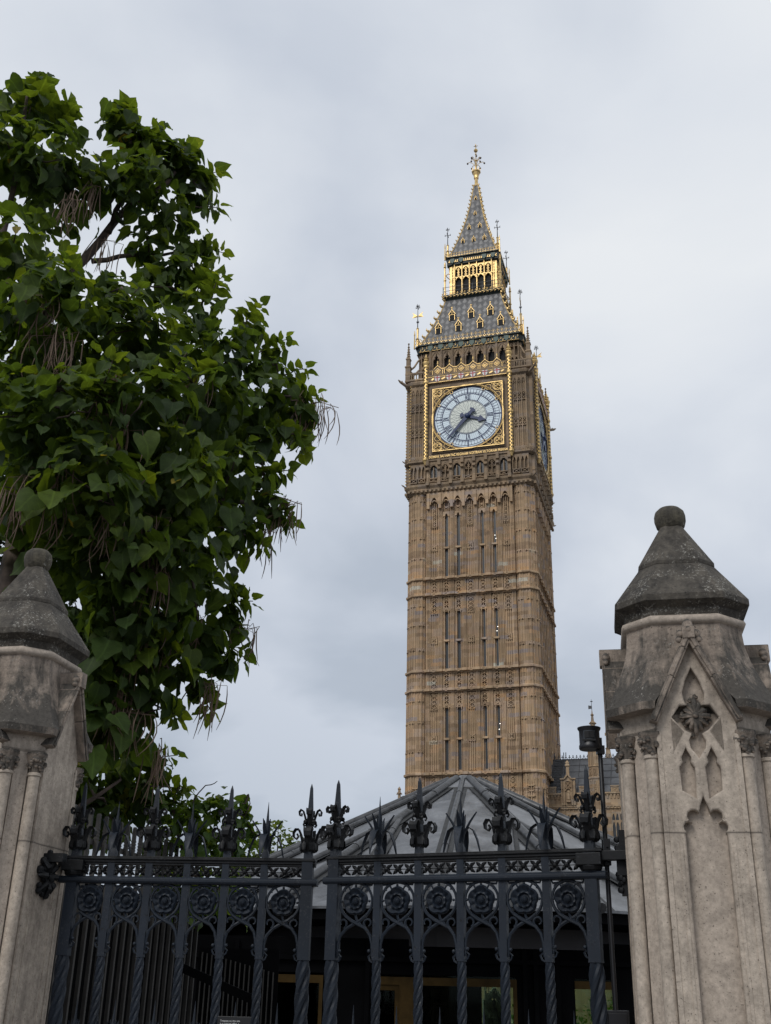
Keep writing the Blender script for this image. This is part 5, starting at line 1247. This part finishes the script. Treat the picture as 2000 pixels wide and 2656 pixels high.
# ================================================================== trees
LH = [(.16, -.07, .03), (.34, -.05, .05), (.47, .10, .08), (.51, .27, .09), (.46, .46, .07), (.35, .65, .04), (.21, .82, -.02), (.08, .97, -.08)]
LV = [(0, .04, 0), (0, .28, 0), (0, .52, -.01), (0, .78, -.04), (0, 1.08, -.13)] + LH + [(-a, l, h) for a, l, h in LH]
LF = [(0, 5, 6, 1), (1, 6, 7), (1, 7, 8), (1, 8, 9, 2), (2, 9, 10), (2, 10, 11, 3), (3, 11, 12, 4)]; LF = LF + [tuple(i + 8 if i > 4 else i for i in reversed(f)) for f in LF]
def crown(name, blobs, mat, parent, k, smin, smax, seed, droop=.7, inner=.35, shoots=()):
    rnd = random.Random(seed); vs = []; fs = []; tint = []
    def leaf(p, ax, nm, s, t):
        nm = nm - ax * nm.dot(ax)
        if nm.length < .05: nm = ax.orthogonal()
        nm.normalize(); sd = ax.cross(nm); w = .82 + .3 * rnd.random(); cup = .4 + 1.6 * rnd.random(); ben = rnd.gauss(0, .12); wav = rnd.random() * 6; o = len(vs)
        for (a, l, h) in LV:
            e = 1 + (.07 * rnd.uniform(-1, 1) if abs(a) > .1 else 0)
            vs.append(p + sd * ((a * e * w + ben * l * l) * s) + ax * (l * s) + nm * ((h * cup + .06 * sin(6 * l + 9 * a + wav)) * s)); tint.append(t)
        fs.extend(tuple(o + j for j in f) for f in LF)
    for base, tip, sz in shoots:
        B, T = Vector(base), Vector(tip); D = (T - B); L = D.length; D.normalize(); m = max(3, int(L / .055)); u0 = D.orthogonal().normalized()
        for i in range(m + 1):
            q = .25 + .75 * i / m; ph = i * 1.57 + rnd.gauss(0, .3); bt = rnd.random()
            for sgn in (0, pi):
                out = Matrix.Rotation(ph + sgn, 3, D) @ u0; ax = (out * (1.1 - .8 * (i == m)) + D * (.35 + .6 * (i == m)) + Vector((0, 0, -.25))).normalized()
                leaf(B + D * (L * q) + out * .035, ax, D * 1.0 + Vector((0, 0, .5)) + Vector((rnd.gauss(0, .25), rnd.gauss(0, .25), 0)), sz * (1.1 - .45 * q) * rnd.uniform(.8, 1.15), min(1, .35 + .45 * bt + .15 * q))
    ctr = Vector((sum(q[0] for q in blobs) / len(blobs), sum(q[1] for q in blobs) / len(blobs), sum(q[2] for q in blobs) / len(blobs)))
    for (x, y, z, R) in blobs:
        n = max(3, int(k * R * R)); c = Vector((x, y, z)); bt = rnd.random() * .35
        for i in range(n):
            d = Vector((rnd.gauss(0, 1), rnd.gauss(0, 1), rnd.gauss(0, 1))).normalized()
            q = inner + (1 - inner) * rnd.random() ** .6 + (.42 * rnd.random() if rnd.random() < .24 else 0); p = c + d * (R * q)
            ax = (d * .55 + Vector((0, 0, -droop)) + Vector((rnd.gauss(0, .4), rnd.gauss(0, .4), rnd.gauss(0, .35)))).normalized()
            nm = Vector((0, 0, .75)) + d * .55 + Vector((rnd.gauss(0, .35), rnd.gauss(0, .35), rnd.gauss(0, .3)))
            nm = nm - ax * nm.dot(ax)
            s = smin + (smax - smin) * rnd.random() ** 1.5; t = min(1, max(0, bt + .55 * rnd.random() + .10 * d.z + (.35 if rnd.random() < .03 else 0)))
            p = p - ax * (s * .4)
            leaf(p, ax, nm, s, t)
    me = bpy.data.meshes.new(name); me.from_pydata([tuple(v) for v in vs], [], fs); me.materials.append(mat); me.shade_smooth()
    at = me.attributes.new('tint', 'FLOAT', 'POINT'); at.data.foreach_set('value', tint)
    nl = len(vs) // len(LV)
    for nm_, ix in (('across', 0), ('along', 1)):
        at = me.attributes.new(nm_, 'FLOAT', 'POINT'); at.data.foreach_set('value', [q[ix] for q in LV] * nl)
    o = bpy.data.objects.new(name, me); COL.objects.link(o); o.parent = parent; return o
BL = [(-3.91,8.8,10.1,0.35),(-3.94,8.6,9.46,0.38),(-3.54,8.6,9.29,0.42),(-3.9,8.9,10.63,0.13),(-3.04,9.3,10.34,0.26),(-3.08,9.3,10.58,0.17),(-2.7,9.4,10.18,0.34),(-2.38,9.5,10.14,0.25),(-2.21,9.6,9.87,0.21),(-2.74,9.2,9.54,0.42),(-3.27,9.0,9.35,0.37),(-3.46,8.9,9.88,0.15),(-2.16,9.6,9.07,0.23),(-2.37,9.4,8.54,0.27),(-3.62,8.4,8.1,0.40),(-2.4,9.4,9.28,0.28),(-2.16,9.5,8.75,0.21),(-2.45,9.2,8.22,0.21),(-2.74,8.8,7.86,0.25),(-2.62,9.4,8.92,0.24),(-3.05,8.2,7.5,0.32),(-1.97,9.3,8.02,0.24),(-1.5,9.6,8.0,0.2),(-1.65,9.1,7.39,0.37),(-2.15,8.8,7.4,0.36),(-2.52,8.4,7.12,0.38),(-3.02,8.0,6.94,0.49),(-2.15,9.4,8.26,0.15),(-1.21,9.7,7.62,0.2),(-1.05,9.7,7.23,0.25),(-0.91,9.7,6.99,0.17),(-1.37,9.3,6.99,0.37),(-1.04,9.5,6.67,0.14),(-3.42,8.3,6.83,0.42),(-1.73,8.8,6.69,0.43),(-2.16,8.2,6.23,0.48),(-2.62,7.8,5.91,0.49),(-3.11,7.9,5.95,0.39),(-1.24,9.3,6.48,0.2),(-1.18,9.4,6.13,0.19),(-1.07,9.4,5.84,0.18),(-1.44,9.0,6.02,0.34),(-1.81,8.4,5.63,0.44),(-2.37,7.9,5.29,0.49),(-3.0,8.2,5.41,0.39),(-1.44,9.0,5.46,0.25),(-1.69,8.5,4.98,0.35),(-2.08,8.2,4.85,0.42),(-2.63,8.4,4.92,0.31),(-1.24,9.2,5.6,0.13),(-1.45,9.2,4.82,0.21),(-1.36,9.3,4.59,0.17),(-1.6,9.1,4.35,0.24),(-1.47,9.2,4.3,0.18),(-1.59,9.1,4.04,0.14),(-1.87,8.7,4.51,0.35),(-2.18,8.4,4.36,0.38),(-2.54,8.6,4.46,0.23),(-2.15,8.6,3.99,0.3),(-1.97,8.8,3.85,0.17),(-2.22,8.7,3.59,0.23),(-2.03,8.8,3.51,0.19),(-2.13, 10.59, 3.59, 0.17),(-2.55, 10.35, 3.53, 0.26),(-2.68, 10.35, 3.18, 0.18),(-2.30, 10.59, 3.31, 0.25),(-1.79,8.7,3.79,0.05)]
PD = [(-0.71,9.75,7.22),(-0.59,9.75,7.16),(-0.85,9.7,7.21),(-0.99,9.4,5.93),(-1.06,9.35,5.74),(-1.11,9.3,5.55),(-0.88,9.4,5.89),(-3.15,7.9,7.16),(-2.97,7.8,6.99),(-2.79,7.8,6.69),(-2.72,7.8,6.62),(-2.34,8.0,6.39),(-2.24,8.0,5.89),(-2.24,8.0,6.03),(-2.87,7.8,5.35),(-2.67,7.9,5.53),(-2.99,7.9,5.23),(-2.65,7.9,5.15),(-2.26,7.9,5.04),(-1.91,8.3,5.23),(-1.9,8.3,4.77),(-1.83,8.3,4.98),(-2.07,8.6,4.11),(-2.11,8.6,3.8),(-2.04,8.6,3.65),(-1.88,8.7,4.43),(-1.65,9.0,4.57),(-1.45,9.0,4.0),(-2.37,8.0,6.34),(-1.86,8.6,6.62),(-1.72,8.7,6.78),(-3.12,8.8,9.18),(-3.2,8.5,8.74),(-2.93,9.0,8.64),(-1.22,9.3,4.6),(-1.77,8.8,3.4)]
def limbs(paths, blobs, parent, mat, r0, twig, name='trunk', link=True):
    b = MB(); nodes = []
    for path, ra, rb in paths:
        P = []; m = len(path)
        for i in range(m - 1):
            for t in range(4): P.append(Vector(path[i]).lerp(Vector(path[i + 1]), t / 4))
        P.append(Vector(path[-1])); P = [p + Vector((.03 * sin(7 * i + p.z), .03 * cos(5 * i), 0)) if 0 < i < len(P) - 1 else p for i, p in enumerate(P)]
        R = [ra + (rb - ra) * i / (len(P) - 1) for i in range(len(P))]; b.tube(P, R, 9); nodes += list(zip(P, R))
    if link:
        for x, y, z, R in blobs:
            c = Vector((x, y, z)); p, pr = min(((q, r) for q, r in nodes if r < .12), key=lambda n_: (n_[0] - c).length + max(0, n_[0].z - c.z) * .6)
            mid = p.lerp(c, .5) + Vector((0, 0, .08)); b.tube([p, mid, c, c + (c - p).normalized() * R * .6], [min(pr * .6, .02), .013, .009, .004], 6)
    return b.build(name, mat, parent, smooth=60)
cat_ = tag(empty('catalpa_tree', (0, 0, 0)), 'large leafy tree with big heart shaped leaves and hanging bean pods behind the left pier', 'tree')
BL += [(-2.3, 8.55, 3.55, .28), (-2.80, 10.23, 3.38, 0.30), (-2.92, 10.35, 2.97, 0.30), (-2.50, 10.35, 3.09, 0.26), (-2.5, 8.6, 4.1, .3), (-2.6, 8.6, 3.6, .3), (-2.0, 8.6, 4.15, .26), (-1.75, 8.9, 4.1, .2)]
back = [(x - .1, y + .75, z + .05, R * .9) for x, y, z, R in BL if R > .24 and (z < 8.1 or x < -3.3)] + [(x - .2, y + 1.6, z, R * 1.1) for x, y, z, R in BL if R > .4 and z < 8] + [(-3.7, 9.2, 7.0, .6), (-3.8, 9.4, 6.0, .5), (-3.3, 9.4, 5.2, .5), (-3.2, 9.6, 6.4, .7), (-2.6, 9.6, 5.6, .6), (-2.7, 9.6, 7.4, .5), (-2.9, 9.3, 4.4, .45)]
SHT = [((-3.9, 8.8, 10.1), (-3.85, 8.9, 10.66), .26), ((-3.6, 8.8, 9.9), (-3.5, 8.9, 10.35), .2), ((-3.05, 9.3, 10.2), (-3.06, 9.35, 10.78), .25), ((-2.5, 9.5, 9.9), (-2.33, 9.55, 10.45), .21), ((-2.3, 9.6, 9.9), (-2.0, 9.65, 10.15), .22), ((-2.2, 9.6, 9.6), (-1.92, 9.65, 9.62), .2), ((-2.8, 9.4, 9.9), (-2.72, 9.4, 10.5), .2), ((-2.2, 9.6, 9.1), (-1.85, 9.7, 9.05), .17), ((-2.2, 9.5, 8.8), (-1.95, 9.6, 8.5), .2), ((-2.1, 9.4, 8.2), (-1.9, 9.45, 8.62), .17), ((-1.6, 9.6, 8.0), (-1.38, 9.65, 8.35), .17), ((-1.9, 9.3, 8.1), (-1.75, 9.3, 8.45), .16), ((-1.4, 9.6, 7.7), (-1.08, 9.7, 7.95), .16), ((-1.15, 9.7, 7.5), (-.86, 9.75, 7.62), .16), ((-1.0, 9.7, 7.2), (-.72, 9.75, 7.3), .15), ((-1.0, 9.6, 6.9), (-.82, 9.7, 6.6), .2), ((-1.2, 9.4, 6.2), (-.95, 9.5, 6.3), .17), ((-1.1, 9.4, 5.9), (-.88, 9.5, 5.72), .17), ((-1.4, 9.1, 5.5), (-1.1, 9.2, 5.35), .2), ((-1.5, 9.2, 4.8), (-1.18, 9.25, 4.85), .16), ((-1.45, 9.2, 4.5), (-1.2, 9.25, 4.3), .17), ((-1.6, 9.1, 4.1), (-1.45, 9.15, 3.8), .18), ((-1.9, 8.8, 3.8), (-1.65, 8.85, 3.68), .18), ((-2.3, 10.4, 3.6), (-1.95, 10.5, 3.7), .15), ((-2.2, 10.5, 3.4), (-1.85, 10.6, 3.4), .15), ((-3.3, 9.1, 9.2), (-3.1, 9.0, 9.7), .2), ((-2.9, 9.2, 9.5), (-2.6, 9.0, 9.75), .22), ((-2.6, 8.4, 7.1), (-2.3, 8.2, 7.5), .2), ((-2.1, 8.3, 6.4), (-1.8, 8.2, 6.8), .2), ((-2.5, 7.9, 6.0), (-2.3, 7.7, 6.4), .2), ((-3.1, 8.0, 7.0), (-2.8, 7.8, 7.4), .22), ((-1.8, 8.5, 5.6), (-1.5, 8.4, 5.9), .2), ((-2.2, 8.0, 5.2), (-1.95, 7.9, 5.4), .2)]
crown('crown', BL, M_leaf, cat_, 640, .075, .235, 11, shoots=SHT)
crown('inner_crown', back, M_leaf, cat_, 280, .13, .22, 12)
limbs([([(-3.25, 9.4, 0), (-3.2, 9.4, 2.6), (-3.35, 9.3, 4.6), (-3.45, 9.25, 6.2)], .2, .1), ([(-3.45, 9.25, 6.2), (-3.55, 9.2, 7.4), (-3.35, 9.2, 8.35), (-2.85, 9.4, 9.40), (-2.45, 9.5, 10.0)], .085, .02), ([(-3.02, 9.3, 8.98), (-2.9, 9.4, 9.6), (-2.95, 9.35, 10.3)], .035, .012), ([(-3.15, 9.3, 8.6), (-2.6, 9.5, 8.85), (-2.2, 9.6, 9.0)], .03, .01),
       ([(-3.55, 9.2, 7.2), (-3.9, 8.8, 8.4), (-3.92, 8.7, 10.3)], .06, .015), ([(-3.4, 9.3, 5.8), (-2.4, 9.2, 6.6), (-1.6, 9.4, 7.1), (-1.0, 9.7, 7.25)], .07, .012), ([(-3.35, 9.3, 4.9), (-2.4, 9.0, 5.2), (-1.5, 9.2, 5.8), (-1.05, 9.4, 5.95)], .06, .012), ([(-3.25, 9.35, 3.6), (-2.5, 8.9, 4.2), (-1.6, 9.0, 4.5)], .05, .012), ([(-3.2, 9.4, 2.6), (-2.8, 9.8, 3.0), (-2.4, 10.2, 3.4)], .045, .012),
       ([(-3.45, 9.25, 6.2), (-3.0, 8.5, 6.6), (-2.6, 8.2, 6.4)], .05, .015)] + [([p_, q_], .009, .004) for p_, q_, z_ in SHT], BL, cat_, M_bark, .2, .01)
rnd = random.Random(21)
for j, (x, y, z) in enumerate(PD):
    b = MB(); edge = j < 7
    top = Vector((x, y, z)); root = top + Vector((-.25, -.02, .02)) if edge else top + Vector((rnd.gauss(0, .03), .05, .1))
    b.tube([root, root.lerp(top, .5) + Vector((0, 0, .05)), top + Vector((.08 if edge else 0, 0, 0))], .004, 5)
    for i in range(rnd.randint(8, 11) if edge else rnd.randint(9, 15)):
        s = top + Vector((rnd.uniform(-.14, .10) if edge else rnd.gauss(0, .075), rnd.gauss(0, .05), rnd.uniform(-.06, .05))); L = rnd.uniform(.26, .44); sw = Vector((rnd.gauss(-.02, .05), rnd.gauss(0, .05), 0)); bow = Vector((rnd.gauss(0, .03), rnd.gauss(0, .02), 0))
        P = [s + sw * (t * t) + bow * sin(t * pi) + Vector((0, 0, -L * t)) for t in (0, .2, .4, .6, .8, 1)]
        b.tube([top, s] if (s - top).length > .01 else [top, s + Vector((0, 0, .02))], .0022, 4); b.tube(P, [.0023, .0048, .0056, .0054, .0045, .0016], 5)
    b.build('pod_cluster', M_pod, cat_, smooth=60)
# small leaved dark tree far left, vine covered shrub, distant tree
DK = [(-4.86,13.0,7.5,0.37),(-4.44,13.0,7.18,0.36),(-4.9,13.2,7.06,0.37),(-4.3,13.0,6.66,0.3),(-4.88,13.2,6.53,0.24),(-4.51,13.0,6.09,0.35),(-4.11,13.0,6.16,0.29),(-3.98,13.2,5.74,0.35),(-5.3,13.2,6.9,.5),(-5.2,13.3,6.0,.5),(-4.7,13.5,5.3,.6),(-4.0,13.5,4.9,.6),(-5.4,13.4,7.8,.5)]
dk = tag(empty('dark_tree', (0, 0, 0)), 'dark fine leaved tree showing behind the left pier ball', 'tree')
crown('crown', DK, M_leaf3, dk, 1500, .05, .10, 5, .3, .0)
limbs([([(-4.7, 13.4, 0), (-4.7, 13.4, 4.0), (-4.6, 13.2, 6.0), (-4.7, 13.1, 7.4)], .16, .03), ([(-4.7, 13.4, 4.2), (-4.1, 13.2, 5.8)], .06, .02)], DK, dk, M_bark, .1, .01)
SHB = [(-2.05,10.5,3.22,0.2),(-1.82,10.5,3.1,0.22),(-1.66,10.5,3.21,0.15),(-1.45,10.6,3.17,0.2),(-1.32,10.7,3.14,0.13),(-1.67,10.5,2.89,0.22),(-1.38,10.6,2.87,0.22),(-2.06,10.6,2.9,0.22),(-1.21,10.8,3.03,0.11),(-1.29,10.7,3.29,0.07),(-1.85,10.5,3.36,0.08),(-2.0,10.9,2.5,.35),(-1.5,10.9,2.5,.3)]
sb = tag(empty('leafy_shrub', (0, 0, 0)), 'light green broad leaved shrub showing above the left gate rail', 'shrub')
crown('foliage', SHB, M_leaf2, sb, 1500, .06, .125, 9, .45, .1)
limbs([([(-2.45, 11.6, 0), (-2.3, 11.4, 2.1), (-1.75, 10.6, 3.0)], .04, .012), ([(-2.1, 11.1, 2.5), (-1.4, 10.6, 3.0), (-1.25, 10.75, 3.3)], .02, .006), ([(-1.75, 10.6, 2.6), (-1.95, 10.5, 3.3)], .02, .006), ([(-1.8, 10.5, 3.1), (-1.66, 10.5, 3.42), (-1.55, 10.5, 3.46)], .008, .003)], SHB, sb, M_bark, .05, .006, 'stem')
FTR = [(-1.9,18.0,3.8,0.22),(-1.61,18.0,3.99,0.24),(-1.38,18.0,3.78,0.22),(-1.74,18.0,3.63,0.22),(-1.44,18.0,3.56,0.27),(-2.0,18.0,3.62,0.22),(-1.15,18.0,3.64,0.13),(-2.3,18.1,3.5,.3),(-1.9,18.1,3.2,.4),(-1.4,18.1,3.2,.4)]
FTR = [(x * 1.5, y * 1.5, 1.6 + (z - 1.6) * 1.5, R * 1.5) for x, y, z, R in FTR]
ft = tag(empty('distant_tree', (0, 0, 0)), 'yellow green fine leaved tree in the distance left of the pavilion roof', 'tree')
crown('crown', FTR, M_leaf4, ft, 650, .07, .13, 15, .3, .0)
limbs([([(-2.5, 27.3, 0), (-2.5, 27.2, 2.6), (-2.4, 27.0, 4.6)], .12, .03)], FTR, ft, M_bark, .1, .01)
HG = [(3.35 + .5 * i, 29.5 + .2 * (i % 2), 1.0 + .25 * (i % 3 - 1), .55) for i in range(7)] + [(3.6 + .5 * i, 29.6, .4, .5) for i in range(6)]  # hedge added to stand in for foliage mirrored in the pavilion glass
hg = tag(empty('reflection_hedge', (0, 0, 0)), 'green hedge added in place of foliage reflected in the pavilion windows', 'hedge')
crown('foliage', HG, M_leaf2, hg, 420, .07, .13, 19, .3, .2)
limbs([([(3.4 + i * .8, 29.7, 0), (3.4 + i * .8, 29.6, .9)], .03, .015) for i in range(4)], [], hg, M_bark, .1, .01, 'stem', False)
